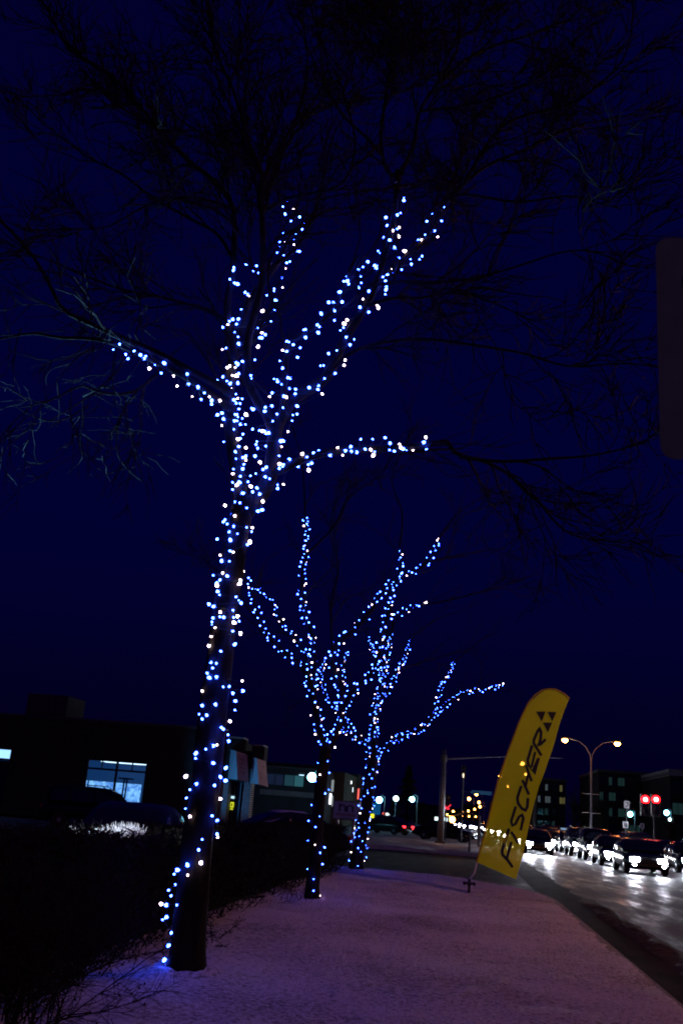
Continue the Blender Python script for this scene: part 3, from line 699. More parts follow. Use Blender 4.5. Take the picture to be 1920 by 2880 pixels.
# interior: back wall, shelves with stock, tubes
MB().box(*rel((xL+1, SY+7.5, 0), (xR-1, SY+7.6, 4.1))).build('back_wall', LITWALL, sh)
MB().box(*rel((xL+1, SY+.35, -.05), (xR-.4, SY+7.4, .02))).build('floor', WALL, sh)
for px0, px1 in ((233, 252), (268, 322), (325, 352), (358, 384), (389, 407)):
    a = at(px0, 2250, SY+4).x; b = at(px1, 2250, SY+4).x
    f = MB().box(*rel((a-.5, SY+4, 0.05), (b-.45, SY+4.5, max(2.0, at(px0, 2197+(px0-233)*.075, SY+4).z)))).build('shelf_rack', STOCK, sh)
for px in (364, 372):
    x = at(px, 2200, SY+3).x - .3
    m_ = MB(); m_.tube([(x+22, 3, 1.2), (x+22, 3, 2.2)], .05, 6); m_.box((x+21.7, 2.8, 2.2), (x+22.3, 3.2, 2.28)); m_.build('hanging_rack', BLACK, sh)
for k, (x0_, x1_, yy, zz) in enumerate(((-20.2, -18.1, 2.5, 3.07), (-19.0, -16.9, 2.5, 3.06), (-20.3, -17.6, 4.2, 3.08), (-18.6, -16.9, 4.2, 3.07), (-20.8, -18.6, 6.2, 3.12), (-30, -25, 3, 3.3))):
    MB().box(*rel((x0_, SY+yy, zz), (x1_, SY+yy+.12, zz+.06))).build('ceiling_tube', FLUO, sh)
wn = empty('window'); wn.parent = sh; wn['label'] = 'wide blue-lit display window'
W_ = wx1-wx0; zb = wz1 - (wz1-wz0)*.20
fr = MB()
for a, b in (((wx0, 0, wz0), (wx0+.07, .1, wz1)), ((wx1-.07, 0, wz0), (wx1, .1, wz1)), ((wx0+.07, 0, wz1-.07), (wx1-.07, .1, wz1)), ((wx0+.07, 0, wz0), (wx1-.07, .1, wz0+.07)), ((wx0+.07, 0.002, zb-.06), (wx1-.07, .098, zb+.04)),
             ((wx0+W_*.5-.05, -.01, wz0+.07), (wx0+W_*.5+.05, .108, wz1-.07)), ((wx0+W_*.25-.025, .01, zb+.04), (wx0+W_*.25+.025, .09, wz1-.07)), ((wx0+W_*.75-.025, .01, zb+.04), (wx0+W_*.75+.025, .09, wz1-.07))):
    fr.box((a[0]+22, a[1]+.05, a[2]), (b[0]+22, b[1]+.05, b[2]))
fr.build('frame', FRAME, wn)
for a, b, z0, z1 in ((.02, .49, wz0+.07, zb-.06), (.51, .98, wz0+.07, zb-.06), (.02, .24, zb+.04, wz1-.07), (.26, .49, zb+.04, wz1-.07), (.51, .74, zb+.04, wz1-.07), (.76, .98, zb+.04, wz1-.07)):
    MB().box((wx0+W_*a+22, .11, z0), (wx0+W_*b+22, .118, z1)).build('pane', GLASS, wn)
wn2 = empty('window'); wn2.parent = sh; wn2['label'] = 'lit window at the far left end'
fr = MB(); fr.box((wxa1+22-.08, .05, .3), (wxa1+22, .14, wza1)); fr.box((wxa0+22, .052, wza1-.55), (wxa1+22-.08, .138, wza1-.45)); fr.build('frame', FRAME, wn2)
MB().box((wxa0+22, .1, .3), (wxa1+22-.08, .108, wza1-.56)).build('pane', DGLASS, wn2)
MB().box((wxa0+22, .1, wza1-.44), (wxa1+22-.08, .108, wza1)).build('pane', emit('bright_pane', (.3, .6, 1), 1.6), wn2)
# roof unit
hv = empty('roof_unit', (0, 0, 0), label='boxy dark air handling unit standing on the low shop roof', cat='air conditioner')
mb = MB(); a, b, l, t = pb(mb, 76, 1953, 190, 2012, SY+3, 2.6); mb.build('housing', WALL2, hv)
mb = MB(); mb.box((a+.35, SY+3.3, zt-.35), (b-.4, SY+5.2, l-.003)); mb.build('curb', WALL, hv)
for k in range(5): MB().box((a+.15+k*.42, SY+2.96, l+.15), (a+.48+k*.42, SY+2.998, t-.15)).build('louvre', DSTEEL, hv)
hv.location = (0, 0, 0)

# entrance bay: brick piers, hanging sign panels, door
BRICK = bpy.data.materials.new('brick'); BRICK.use_nodes = True; n = BRICK.node_tree; b_ = n.nodes['Principled BSDF']
tc = n.nodes.new('ShaderNodeTexCoord'); mp = n.nodes.new('ShaderNodeMapping'); mp.inputs['Rotation'].default_value = (R(90), 0, 0)
bt = n.nodes.new('ShaderNodeTexBrick'); bt.inputs['Scale'].default_value = 4.5; bt.inputs['Color1'].default_value = (.42, .4, .4, 1); bt.inputs['Color2'].default_value = (.3, .28, .28, 1); bt.inputs['Mortar'].default_value = (.07, .07, .07, 1); bt.inputs['Mortar Size'].default_value = .03
n.links.new(tc.outputs['Object'], mp.inputs[0]); n.links.new(mp.outputs[0], bt.inputs[0]); n.links.new(bt.outputs[0], b_.inputs['Base Color']); b_.inputs['Roughness'].default_value = .9
en = empty('entrance_porch', (0, 0, 0), label='brick entrance porch with two tall piers and a glazed door, behind the second tree', cat='porch')
EY = 50.4
for (x0, x1, yt, top0, top1) in ((616, 638, 2195, 628, 684), (681, 701, 2200, 704, 739)):
    mb = MB(); pb(mb, x0, yt, x1, 2320, EY, .9, zmin=0); mb.build('pier', BRICK, en)
for (x0, y0, x1, y1) in ((628, 2077, 684, 2196), (704, 2099, 740, 2204)):
    mb = MB(); pb(mb, x0, y0, x1, y1, EY-.05, .9); mb.build('pier_head', WALL, en)
    mb = MB(); a, b, l, t = pb(mb, x0+6, y0-5, x1+2, y0-1, EY-.1, 1.1); mb.build('coping', CONC, en)
mb = MB(); pb(mb, 684, 2112, 704, 2204, EY+.3, .3); mb.build('lintel', WALL, en)
mb = MB(); pb(mb, 638, 2196, 681, 2320, EY+.7, .08, zmin=0); mb.build('door', DGLASS, en)
dr = en.children[-1]
mb = MB(); pb(mb, 671, 2200, 674, 2320, EY+.6, .06, zmin=0); mb.build('door_frame', STEEL, dr)
mb = MB(); pb(mb, 655, 2200, 657, 2320, EY+.6, .06, zmin=0); mb.build('door_frame', DSTEEL, dr)
YEL = emit('yellow_notice', (.75, .8, .03), 1.1); WPO = emit('lit_notice', (.5, .8, 1), 1.3)
for x0, y0, x1, y1, mm in ((637, 2254, 644, 2272, YEL), (648, 2256, 657, 2271, YEL), (637, 2273, 641, 2277, YEL), (647, 2274, 655, 2277, YEL), (639, 2238, 644, 2245, WPO), (650, 2239, 659, 2246, WPO), (639, 2246, 643, 2249, WPO)):
    mb = MB(); pb(mb, x0, y0, x1, y1, EY+.55, .02); o = mb.build('notice', mm, dr)
mb = MB(); pb(mb, 650, 2259, 654, 2268, EY+.53, .01); mb.build('notice_print', PRINT, dr)
for ox, (A0, A1, Bq) in enumerate((((664, 2112, 668, 2193), (649, 2108, 641, 2190), (695, 2123, 699, 2201)), ((723, 2133, 727, 2206), (711, 2129, 703, 2203), (747, 2141, 753, 2213)))):
    hs = empty('hanging_sign', at(A0[0], (A0[1]+A0[3])/2, EY-1.2), label=('larger left' if ox == 0 else 'smaller right') + ' wedge sign with blue side and pink face on the porch', cat='sign', group='wedge signs on the porch')
    O = Vector(hs.location)
    e1 = [at(A0[0], A0[1], EY-1.2), at(A0[2], A0[3], EY-1.25)]; l1 = [at(A1[0], A1[1], EY-.1), at(A1[2], A1[3], EY-.15)]; r1 = [at(Bq[0], Bq[1], EY-.4), at(Bq[2], Bq[3], EY-.45)]
    MB().prism([p-O for p in (l1[0], l1[1], e1[1], e1[0])], (.01, .04, 0)).build('side_panel', WHITE, hs)
    MB().prism([p-O for p in (e1[0], e1[1], r1[1], r1[0])], (0, .04, 0)).build('face_panel', PINKP, hs)
    gl = MB()
    for c in range(4):                           # column of worn red characters, too faint to read
        for rr in range(3):
            u0, u1 = .28+rr*.16, .38+rr*.16; v0, v1 = .22+c*.15, .32+c*.15
            def q(u, v): return (e1[0]*(1-u)+r1[0]*u)*(1-v) + (e1[1]*(1-u)+r1[1]*u)*v - O + Vector((0, -.012, 0))
            if (c+rr) % 3: gl.prism([q(u0, v0), q(u0, v1), q(u0+.035, v1), q(u0+.035, v0)], (0, .008, 0))
            gl.prism([q(u0, v0), q(u0, v0+.03), q(u1, v0+.03), q(u1, v0)], (0, .006, 0))
    gl.build('lettering', RED, hs)
# lamp washing the sign sides from below
ld = bpy.data.lights.new('wash_light', 'SPOT'); ld.energy = 120; ld.color = (.15, .5, 1); ld.spot_size = R(70); ld.shadow_soft_size = .1
def floodlight(loc, target, label, energy, color, size, soft=.08):
    root = empty('floodlight', loc, label=label, cat='lamp')
    d = (Vector(target) - Vector(loc)).normalized(); q = (-d).to_track_quat('Z', 'Y')
    mb = MB(); mb.box((-.1, -.08, .012), (.1, .08, .11)); o = mb.build('housing', DSTEEL, root); o.rotation_mode = 'QUATERNION'; o.rotation_quaternion = q
    o = MB().box((-.085, -.065, 0), (.085, .065, .011)).build('lens', emit('flood_lens', color, 3, False), root); o.rotation_mode = 'QUATERNION'; o.rotation_quaternion = q
    MB().tube([(0, 0, -.02), (0, 0, -Vector(loc).z if loc[2] < 1.5 else -.2)], .015, 6).build('stake', DSTEEL, root)
    l = bpy.data.lights.new('spot', 'SPOT'); l.energy = energy; l.color = color; l.spot_size = size; l.spot_blend = .5; l.shadow_soft_size = soft
    lo = bpy.data.objects.new('beam', l); C.objects.link(lo); lo.parent = root; lo.rotation_mode = 'QUATERNION'; lo.rotation_quaternion = q; lo.location = d*.06
    return root
floodlight((-13.6, 46.5, .35), (-11.6, 49.6, 3.2), 'small floodlight at the foot of the entrance porch washing its signs blue', 260, (.08, .42, 1), R(75))
floodlight((-5.0, 10.2, 1.4), (-3.75, 11.0, 1.12), 'small added spotlight behind the hedge lighting the pale brush', 330, (.75, .85, 1), R(46))  # lamp added to whiten the brush tops
floodlight((-9.3, 12.6, 2.4), (-3.95, 8.4, 4.85), 'added unseen spotlight outside the left edge aimed up at the low left twigs', 10000, (.22, .6, 1), R(22))  # unseen lamp added only to brighten the hanging twigs

# two-storey building behind the porch
TY = 92.0
tb = empty('office_building', (0, 0, 0), label='two-storey dark building with a strip of upper windows, behind the second tree', cat='building')
mb = MB(); a0, b0, l0, t0 = pb(mb, 560, 2158, 905, 2330, TY, 14, zmin=0); mb.build('wall', WALL2, tb)
mb = MB(); pb(mb, 705, 2146, 890, 2160, TY+3, 6); mb.build('penthouse', WALL, tb)
mb = MB(); pb(mb, 558, 2150, 907, 2157, TY-.3, 14.6); mb.build('parapet', DSTEEL, tb)
TEAL = emit('dim_lit_pane', (.012, .05, .07), .8, False)
TEALB = emit('dim_bright_pane', (.02, .09, .11), 1.0, False)
DIMB = emit('dim_blue_pane', (.006, .012, .035), .8, False)
for i, (x0, x1, mm) in enumerate(((750, 772, DIMB), (774, 796, DIMB), (800, 826, TEAL), (828, 853, TEALB))):
    wd = MB(); pb(wd, x0-1.5, 2174+i*2, x1+1.5, 2208+i*2, TY-.04, .03); wo = wd.build('window', FRAME, tb)
    mb = MB(); pb(mb, x0, 2176+i*2, x1, 2206+i*2, TY-.07, .02); mb.build('pane', mm, wo)
mb = MB(); pb(mb, 841, 2179, 855, 2181, TY-.1, .02); mb.build('lamp_tube', emit('tube_glow', (.5, .8, 1), 2), tb)
mb = MB(); pb(mb, 730, 2225, 905, 2240, TY-.25, .2); mb.build('fascia', CONC, tb)
# shopfront row with canopy lights
rw = empty('shop_row', (0, 0, 0), label='row of shopfronts with sloping canopy lights between the second and third trees', cat='building')
mb = MB(); pb(mb, 921, 2170, 965, 2330, 100, 12, zmin=0); mb.build('wall', BROWN, rw)
mb = MB(); pb(mb, 965, 2176, 1004, 2330, 112, 12, zmin=0); mb.build('wall', WALL, rw)
LAMP = emit('canopy_lamp', (.85, .9, 1), 3.5); CANW = emit('lit_canopy', (.35, .4, .42), .6, False); SIGR = emit('red_neon', (1, .12, .1), 1.6); SIGG = emit('green_neon', (.02, .8, .05), 1.4); SIGY = emit('yellow_box_sign', (.85, .85, .02), 1.3); SIGW = emit('white_box_sign', (.75, .95, 1), 1.8)
mb = MB(); q0, q1 = at(978, 2195, 104), at(1027, 2224, 150); mb.tube([q0, q1], .16, 6); mb.build('canopy_edge', CANW, rw)
for i in range(16):
    u = i/15; p = at(984+44*u, 2200+25*u + random.uniform(-1, 1), 106+46*u); s = .16
    MB().box(p-Vector((s, s, s)), p+Vector((s, s, s))).build('canopy_lamp', LAMP, rw)
for i in range(26):
    px = random.uniform(1006, 1034); py = 2232 + (px-1006)*.3 + random.gauss(0, 5); p = at(px, py, 118+random.uniform(0, 20)); s = random.uniform(.08, .22)
    MB().box(p-Vector((s, .05, s)), p+Vector((s, .05, s))).build('shop_lamp', LAMP if random.random() < .7 else SIGR, rw)
for x0, y0, x1, y1, Y, mm in ((924, 2193, 938, 2226, 98, CANW), (926, 2232, 931, 2262, 97, LAMP), (932, 2238, 936, 2268, 97, CANW), (980, 2228, 987, 2249, 108, CANW), (984, 2211, 986, 2225, 108, LAMP), (990, 2214, 992, 2228, 108, LAMP), (1013, 2269, 1018, 2273, 110, SIGG), (1010, 2275, 1017, 2277, 110, LAMP), (1005, 2218, 1009, 2248, 112, SIGR)):
    mb = MB(); pb(mb, x0, y0, x1, y1, Y, .1); mb.build('shop_light', mm, rw)

def sign_box(label, x0, y0, x1, y1, Y, mface, posts=((.5, 0),), name='sign', body=DSTEEL):
    xm, ym = (x0+x1)/2, (y0+y1)/2; O = at(xm, ym, Y); O.z = 0
    r_ = empty(name, O, label=label, cat='sign')
    mb = MB(); a, b, l, t = pb(mb, x0, y0, x1, y1, Y, .18, O); mb.build('cabinet', body, r_)
    e = (b-a)*.04; f = MB(); a -= O.x; b -= O.x; f.box((a+e, -.02, l+e), (b-e, -.003, t-e)); f.build('face', mface, r_)
    for u, _ in posts:
        x = a + (b-a)*u; MB().box((x-.05, .04, -.1), (x+.05, .14, l-.003)).build('post', STEEL, r_)
    return r_, a, b, l, t
sign_box('small yellow lit sign low to the right of the third trunk', 1039, 2288, 1052, 2301, 90, SIGY)
sign_box('tall blue lit pylon right of the third trunk', 1046, 2258, 1070, 2292, 140, emit('blue_pylon', (.0, .12, .35), .5, False))
sign_box('small white and red lit shop sign right of the third trunk', 1084, 2286, 1096, 2294, 150, SIGW)
sign_box('little red lit shop sign next to the white one', 1075, 2285, 1083, 2291, 150, SIGR)
sign_box('two-panel white lit sign behind the thick signal pole', 1220, 2297, 1259, 2315, 105, SIGW, posts=((.2, 0), (.8, 0)))
sign_box('distant illuminated sign above the traffic at the right', 1574, 2328, 1604, 2336, 170, emit('blue_white_sign', (.25, .4, .6), .8, False))

# shop name board behind the hedge
sb, a, b, l, t = sign_box('grey-blue shop board reading mondou behind the hedge, between the second and third trees', 935, 2252, 1011, 2306, 40, mat('board_face', (.22, .36, .62), .6), posts=((.2, 0), (.8, 0)))  # blue light falling on the board is put into its paint
def text_on(s, name, size, loc, m_, parent, rotx=90, ext=.004, align='CENTER', scx=1, bold=0.0):
    cu = bpy.data.curves.new(name, 'FONT'); cu.body = s; cu.size = size; cu.align_x = align; cu.extrude = ext; cu.offset = bold; cu.resolution_u = 3
    tmp = bpy.data.objects.new(name, cu); C.objects.link(tmp); dg = bpy.context.evaluated_depsgraph_get()
    me = bpy.data.meshes.new_from_object(tmp.evaluated_get(dg)); bpy.data.objects.remove(tmp)
    me.materials.clear(); me.materials.append(m_)
    o = bpy.data.objects.new(name, me); C.objects.link(o); o.parent = parent; o.location = loc; o.rotation_euler = (R(rotx), 0, 0); o.scale = (scx, 1, 1); return o
DBLUE = mat('navy_print', (.01, .02, .09), .7)
MRED = mat('maroon_print', (.12, .01, .02), .7)
cx = (a+b)/2; W_ = b-a; H_ = t-l
# logo: a rounded m with two seated silhouettes cut out of it
lg = MB(); x0, x1, z0, z1 = cx-W_*.27, cx+W_*.28, l+H_*.42, l+H_*.86
def arch(cx_, rO, rI, z0_, zc, y0, y1):
    P_ = []; k = 10
    for i in range(k+1): q = math.pi*i/k; P_.append((cx_+rO*math.cos(q), zc+rO*.75*math.sin(q)))
    Q = [(cx_+rI*math.cos(math.pi*i/k), zc+rI*.75*math.sin(math.pi*i/k)) for i in range(k+1)]
    for i in range(k):
        lg.prism([(P_[i][0], y0, P_[i][1]), (P_[i+1][0], y0, P_[i+1][1]), (Q[i+1][0], y0, Q[i+1][1]), (Q[i][0], y0, Q[i][1])], (0, y1-y0, 0))
    for sgn in (-1, 1):
        xa, xb = sorted((cx_+sgn*rI, cx_+sgn*rO)); lg.box((xa, y0, z0_), (xb, y1, zc))
hw = (x1-x0)/4
arch(x0+hw, hw*1.02, hw*.52, z0, z0+(z1-z0)*.5, -.034, -.024)
arch(x1-hw, hw*.98, hw*.50, z0, z0+(z1-z0)*.5, -.036, -.026)
lg.box((x0-.01, -.033, z0+(z1-z0)*.5), (x0+hw*.4, -.0232, z1-.01))
lg.build('logo', DBLUE, sb)
text_on('mondou', 'lettering', H_*.27, (cx, -.028, l+H_*.20), MRED, sb, scx=1.15, bold=.004)
MB().box((cx-W_*.24, -.03, l+H_*.105), (cx+W_*.24, -.022, l+H_*.125)).build('small_print', DBLUE, sb)

# right background: two office blocks with a few lit windows
PW = [emit('faint_green_pane', (.02, .06, .06), .3, False), emit('faint_white_pane', (.10, .13, .15), .4, False), emit('faint_warm_pane', (.09, .08, .03), .8, False), DGLASS]
def block(label, x0, y0, x1, Y, depth, wins, cols, rows, hgt_px=0, roof=None):
    r_ = empty('office_block', (0, 0, 0), label=label, cat='building')
    mb = MB(); a, b, l, t = pb(mb, x0, y0, x1, 2360, Y, depth, zmin=-.1); mb.build('wall', WALL, r_)
    MB().box((a-.2, Y-.2, t+.003), (b+.2, Y+depth+.2, t+.5)).build('roof_edge', DSTEEL, r_)
    cw = (b-a)/cols; rh = (t-1.0)/rows
    for i in range(cols):
        for j in range(rows):
            lit = wins.get((i, j), 3)
            x = a + cw*(i+.14); z = .8 + rh*(j+.25)
            wo = MB().box((x-.08, Y-.05, z-.08), (x+cw*.72+.08, Y-.003, z+rh*.52+.08)).build('window', FRAME, r_)
            MB().box((x, Y-.09, z), (x+cw*.34, Y-.055, z+rh*.52)).build('pane', PW[lit], wo)
            MB().box((x+cw*.38, Y-.09, z), (x+cw*.72, Y-.055, z+rh*.52)).build('pane', PW[lit if (i+j) % 2 else 3], wo)
    return r_
block('small far office block just right of the yellow flag with a few lit windows', 1508, 2196, 1590, 210, 20, {(1, 3): 1, (3, 3): 2, (1, 2): 1, (3, 2): 2, (1, 1): 0, (0, 2): 1, (2, 0): 0}, 4, 4)
block('long dark office block behind the red signals with dim green windows', 1682, 2178, 1888, 190, 30, {(1, 3): 0, (2, 3): 0, (1, 1): 0, (2, 1): 0, (3, 1): 1, (4, 0): 0, (5, 0): 1, (6, 2): 0, (0, 2): 0, (1, 2): 0, (5, 3): 1, (7, 1): 0, (3, 0): 0, (6, 0): 0}, 8, 4)
ed = block('corner building with a pale roof band at the right edge', 1884, 2186, 2050, 165, 26, {(0, 1): 0, (1, 0): 0}, 4, 3)
mb = MB(); pb(mb, 1880, 2168, 2055, 2187, 164.6, 26); mb.build('roof_band', CONC, ed)
for i, (x0, y0, x1, Y) in enumerate(((1165, 2262, 1235, 260), (1238, 2272, 1300, 420), (1300, 2262, 1345, 500), (1380, 2255, 1440, 330))):
    r_ = empty('far_building', (0, 0, 0), label=('low dark building left of the signal pole', 'distant dark block beyond the thick signal pole', 'distant block under the orange lamps', 'distant block behind the yellow flag')[i], cat='building')
    mb = MB(); pb(mb, x0, y0, x1, 2330, Y, 30, zmin=-.1); mb.build('wall', WALL, r_)
    mb = MB(); pb(mb, x0+10, y0-5, x0+26, y0+1, Y+3, 6); mb.build('roof_house', WALL2, r_)

# background trees
def bush_tree(label, px, py_top, Y, w_px, seed, conifer=False, bare=False):
    random.seed(seed); top = at(px, py_top, Y); base = Vector((at(px, hor(px), Y).x, Y, -.1)); Hh = top.z; wd = w_px/2830*Y/2
    r_ = empty('tree', base, label=label, cat='tree')
    MB().tube([(0, 0, 0), (0, 0, Hh*.5), (0, 0, Hh*.95)], [.02*Hh, .014*Hh, .004*Hh], 7).build('trunk', BARK, r_)
    mb = MB()
    if bare:
        for i in range(46):
            z = Hh*random.uniform(.18, .6); a = random.uniform(0, 6.28)
            q = wander(Vector((0, 0, z)), Vector((math.cos(a), math.sin(a), random.uniform(.5, 2.2))), wd*random.uniform(.7, 1.3), 6, .14, .05)
            mb.tube(q, [.05*(1-.8*j/6) for j in range(7)], 3, cap=False)
            for _ in range(9):
                j = random.randint(1, 5); e = wander(q[j], (q[j+1]-q[j]).normalized()+Vector((random.gauss(0, .6), random.gauss(0, .6), random.gauss(.2, .4))), wd*random.uniform(.2, .5), 4, .2, .03)
                mb.tube(e, [.02, .018, .014, .01, .006], 3, cap=False)
    else:
        for i in range(2600):
            u = random.random(); z = Hh*(.12+.88*u); rr = wd*(1-u)**.85 * (.75+.25*math.sin(z*7)) if conifer else wd*math.sin(math.pi*min(1, u*.9+.12))
            a = random.uniform(0, 6.28); k = math.sqrt(random.random()); p = Vector((math.cos(a)*rr*k, math.sin(a)*rr*k, z)); s = Hh*.02
            e = [p+Vector((random.gauss(0, s), random.gauss(0, s), random.gauss(-.3*s, s*.6))) for _ in range(3)]
            mb.add(e, [(0, 1, 2)])
    mb.build('crown', TWIG if bare else HEDGE, r_)
bush_tree('dark conifer standing left of the thick signal pole', 1143, 2150, 120, 120, 31, True)
bush_tree('lower dark conifer beside the tall one, behind the globe lamp', 1105, 2235, 112, 70, 32, True)
bush_tree('rounded dark evergreen close to the signal pole base', 1190, 2255, 118, 70, 33)
bush_tree('bare street tree just left of the double street lamp', 1615, 2195, 120, 110, 34, bare=True)
bush_tree('bare street tree right of the double street lamp', 1690, 2215, 125, 90, 35, bare=True)
bush_tree('bare tree at the right edge of the far sidewalk', 1890, 2275, 100, 60, 36, bare=True)
random.seed(77)

# ------------------------------------------------------------------ poles and lamps
SOD = emit('sodium_lamp', (1, .36, .06), 70); COLD = emit('cold_lamp', (.22, .78, 1), 50); SODF = emit('far_sodium_lamp', (1, .38, .06), 34); COLDF = emit('far_cold_lamp', (.6, .95, 1), 8)
def lamp_head(parent, p, d, m_, s=.42):
    root_p = Vector(p); d = Vector(d).normalized()
    mb = MB(); mb.tube([root_p, root_p + d*s*.4, root_p+d*s*1.2, root_p + d*s*1.7], [.06, .14, .13, .03], 8); hd_ = mb.build('lamp_head', DSTEEL, parent)
    MB().tube([root_p+d*s*.9-Vector((0, 0, .10)), root_p+d*s*.9-Vector((0, 0, .2)), root_p+d*s*.9-Vector((0, 0, .36))], [.24, .26, .10], 12).build('lamp_glass', m_, hd_)
    return root_p + d*s*.9
def median_lamp(x, y, label, lit=True, H=9.0, arm=2.3, group='double-arm street lamps on the median', energy=0):
    r_ = empty('street_lamp', (x, y, 0), label=label, cat='street lamp', group=group)
    MB().tube([(0, 0, 0), (0, 0, H*.5), (0, 0, H*.80)], [.12, .09, .07], 10).build('pole', STEEL, r_)
    MB().lathe([(.2, 0), (.2, .25), (.13, .4)], 10).build('base', STEEL, r_)
    for s in (-1, 1):
        pts = [(0, 0, H*.80), (s*.12, 0, H*.87), (s*.45, 0, H*.93), (s*1.0, 0, H*.98), (s*(arm-.45), 0, H)]
        MB().tube([Vector(q)+Vector((s*.012*0, s*.02, 0)) for q in pts], [.05, .045, .04, .035, .03], 8).build('arm', STEEL, r_)
        lamp_head(r_, (s*(arm-.45), 0, H), (s, 0, .04), SOD if lit else DGLASS)
        if energy:
            l = bpy.data.lights.new('lamp_light', 'POINT'); l.energy = energy; l.color = (1, .35, .14); l.shadow_soft_size = .12
            o = bpy.data.objects.new('lamp_light', l); C.objects.link(o); o.parent = r_; o.location = (s*arm, 0, H-.5)
    return r_
median_lamp(11.0, 88, 'tall double-arm street lamp right of the yellow flag with both orange lamps lit', energy=260)
for z, w_ in ((4.2, 2.2), (2.35, 2.2)):
    pass
un = median_lamp(15.0, 48, 'unlit street lamp whose left arm pokes in at the right edge', lit=False, H=8.7, arm=2.3)
near = median_lamp(11.6, 17.3, 'lit double-arm street lamp standing just outside the right edge of the picture', H=9.5)
l = bpy.data.lights.new('lamp_light', 'POINT'); l.energy = 1000; l.color = (1, .35, .16); l.shadow_soft_size = .13
o = bpy.data.objects.new('lamp_light', l); C.objects.link(o); o.parent = near; o.location = (-2.3, 0, 9.0)
back = median_lamp(11.6, -20, 'lit double-arm street lamp standing behind the camera position', H=9.5)
l = bpy.data.lights.new('lamp_light', 'POINT'); l.energy = 1900; l.color = (1, .33, .13); l.shadow_soft_size = .13
o = bpy.data.objects.new('lamp_light', l); C.objects.link(o); o.parent = back; o.location = (-2.3, 0, 9.0)
# banner arms on the lit pole
lp = [o for o in C.objects if o.name == 'street_lamp'][0]
for z in (4.45, 2.9):
    MB().tube([(-.75, 0, z), (.8, 0, z)], .03, 6).build('banner_arm', STEEL, lp)
def far_lamp(px, py, H, label, m_, r=.3, Y=None, g='orange street lamps receding along the boulevard', arm=1.6, pole=True):
    if Y is None: Y = (H-CH)*2830/(hor(px)-py)
    p = at(px, py, Y); r_ = empty('street_lamp', (p.x+arm, Y, -.1), label=label, cat='street lamp', group=g)
    if pole: MB().tube([(0, 0, 0), (0, 0, p.z+.4), (-arm*.5, 0, p.z+.6), (-arm, 0, p.z+.3)], [.1, .06, .05, .04], 6).build('pole', DSTEEL, r_)
    mb = MB(); mb.M = Matrix.Translation((-arm, 0, p.z+.1)); mb.lathe([(r*.4, -r), (r*.9, -r*.5), (r, 0), (r*.9, r*.5), (r*.4, r)], 10); mb.build('lamp_glass', m_, r_, smooth=True)
    return r_
fl = [(1404, 2184, 'orange lamp touching the left edge of the yellow flag', .34), (1468, 2148, 'orange lamp seen through the upper half of the yellow flag', .42), (1428, 2212, 'smaller orange lamp seen through the yellow flag left of its lettering', .38),
 (1477, 2178, 'orange lamp seen through the letter H of the yellow flag', .3), (1339, 2233, 'highest orange lamp of the far cluster left of the flag', .8), (1318, 2247, 'left orange lamp of the upper pair in the far cluster', .9), (1346, 2257, 'orange lamp at the right side of the far cluster, upper', .85),
 (1349, 2269, 'orange lamp at the right side of the far cluster, lower', .95), (1334, 2276, 'middle orange lamp of the far cluster just left of the pair at its right', .9), (1316, 2281, 'orange lamp in the lower arc of the far cluster, centre', 1.1), (1299, 2284, 'small orange lamp in the lower arc of the far cluster, left of centre', .9),
 (1274, 2282, 'orange lamp at the left end of the lower arc of the far cluster', 1.1), (1257, 2291, 'small yellowish lamp just right of the thick signal pole', .8), (1225, 2280, 'orange lamp just left of the thick signal pole', 1.0), (1194, 2280, 'orange lamp farthest left on the horizon', .8),
 (1299, 2295, 'tiny yellow lamp above the headlights, leftmost of three', .75), (1318, 2296, 'tiny yellow lamp above the headlights, middle of three', .75), (1337, 2297, 'tiny yellow lamp above the headlights, rightmost of three', .75), (1271, 2305, 'tiny orange lamp low over the left headlights', .6), (1264, 2296, 'tiny pale lamp beside the yellowish one', .5)]
for px, py, lab, r in fl:
    Y = min(330, max(60, 8*2830/(hor(px)-py))); k = Y/ (8*2830/max(1, hor(px)-py))
    far_lamp(px, py, 9.5, lab, SODF, r*.6*max(.45, k), Y=Y)
g2 = 'cold white car park lamps'
far_lamp(877, 2186, 6, 'bright greenish-white lamp beside the second trunk in front of the two-storey building', COLD, .34, Y=80, g=g2, arm=.6)
far_lamp(1066, 2250, 6, 'brightest bluish lamp just right of the third trunk', COLD, .30, Y=105, g=g2, arm=.6)
far_lamp(1158, 2248, 6, 'bluish lamp left of the thick signal pole, right of the globe lamp', COLD, .26, Y=108, g=g2, arm=.6)
gp = empty('street_lamp', (at(1113, 2246, 108).x, 108, -.1), label='round white globe lamp on a thin pole between the two bluish lamps', cat='street lamp', group=g2)
z = at(1113, 2246, 108).z+.1
MB().tube([(0, 0, 0), (0, 0, z-.25)], [.06, .05], 6).build('pole', STEEL, gp)
mb = MB(); mb.M = Matrix.Translation((0, 0, z)); mb.lathe([(.1, -.27), (.25, -.15), (.3, 0), (.25, .15), (.1, .27)], 12); mb.build('globe', COLDF, gp, smooth=True)
far_lamp(1771, 2290, 6, 'cold greenish lamp left of the red signals', COLD, .26, Y=120, g=g2, arm=.5)
far_lamp(1873, 2286, 6, 'cold white lamp right of the red signals', COLD, .26, Y=120, g=g2, arm=.5)
far_lamp(1882, 2305, 6, 'small round white lamp below the one right of the red signals', COLDF, .18, Y=120, g=g2, arm=.4)

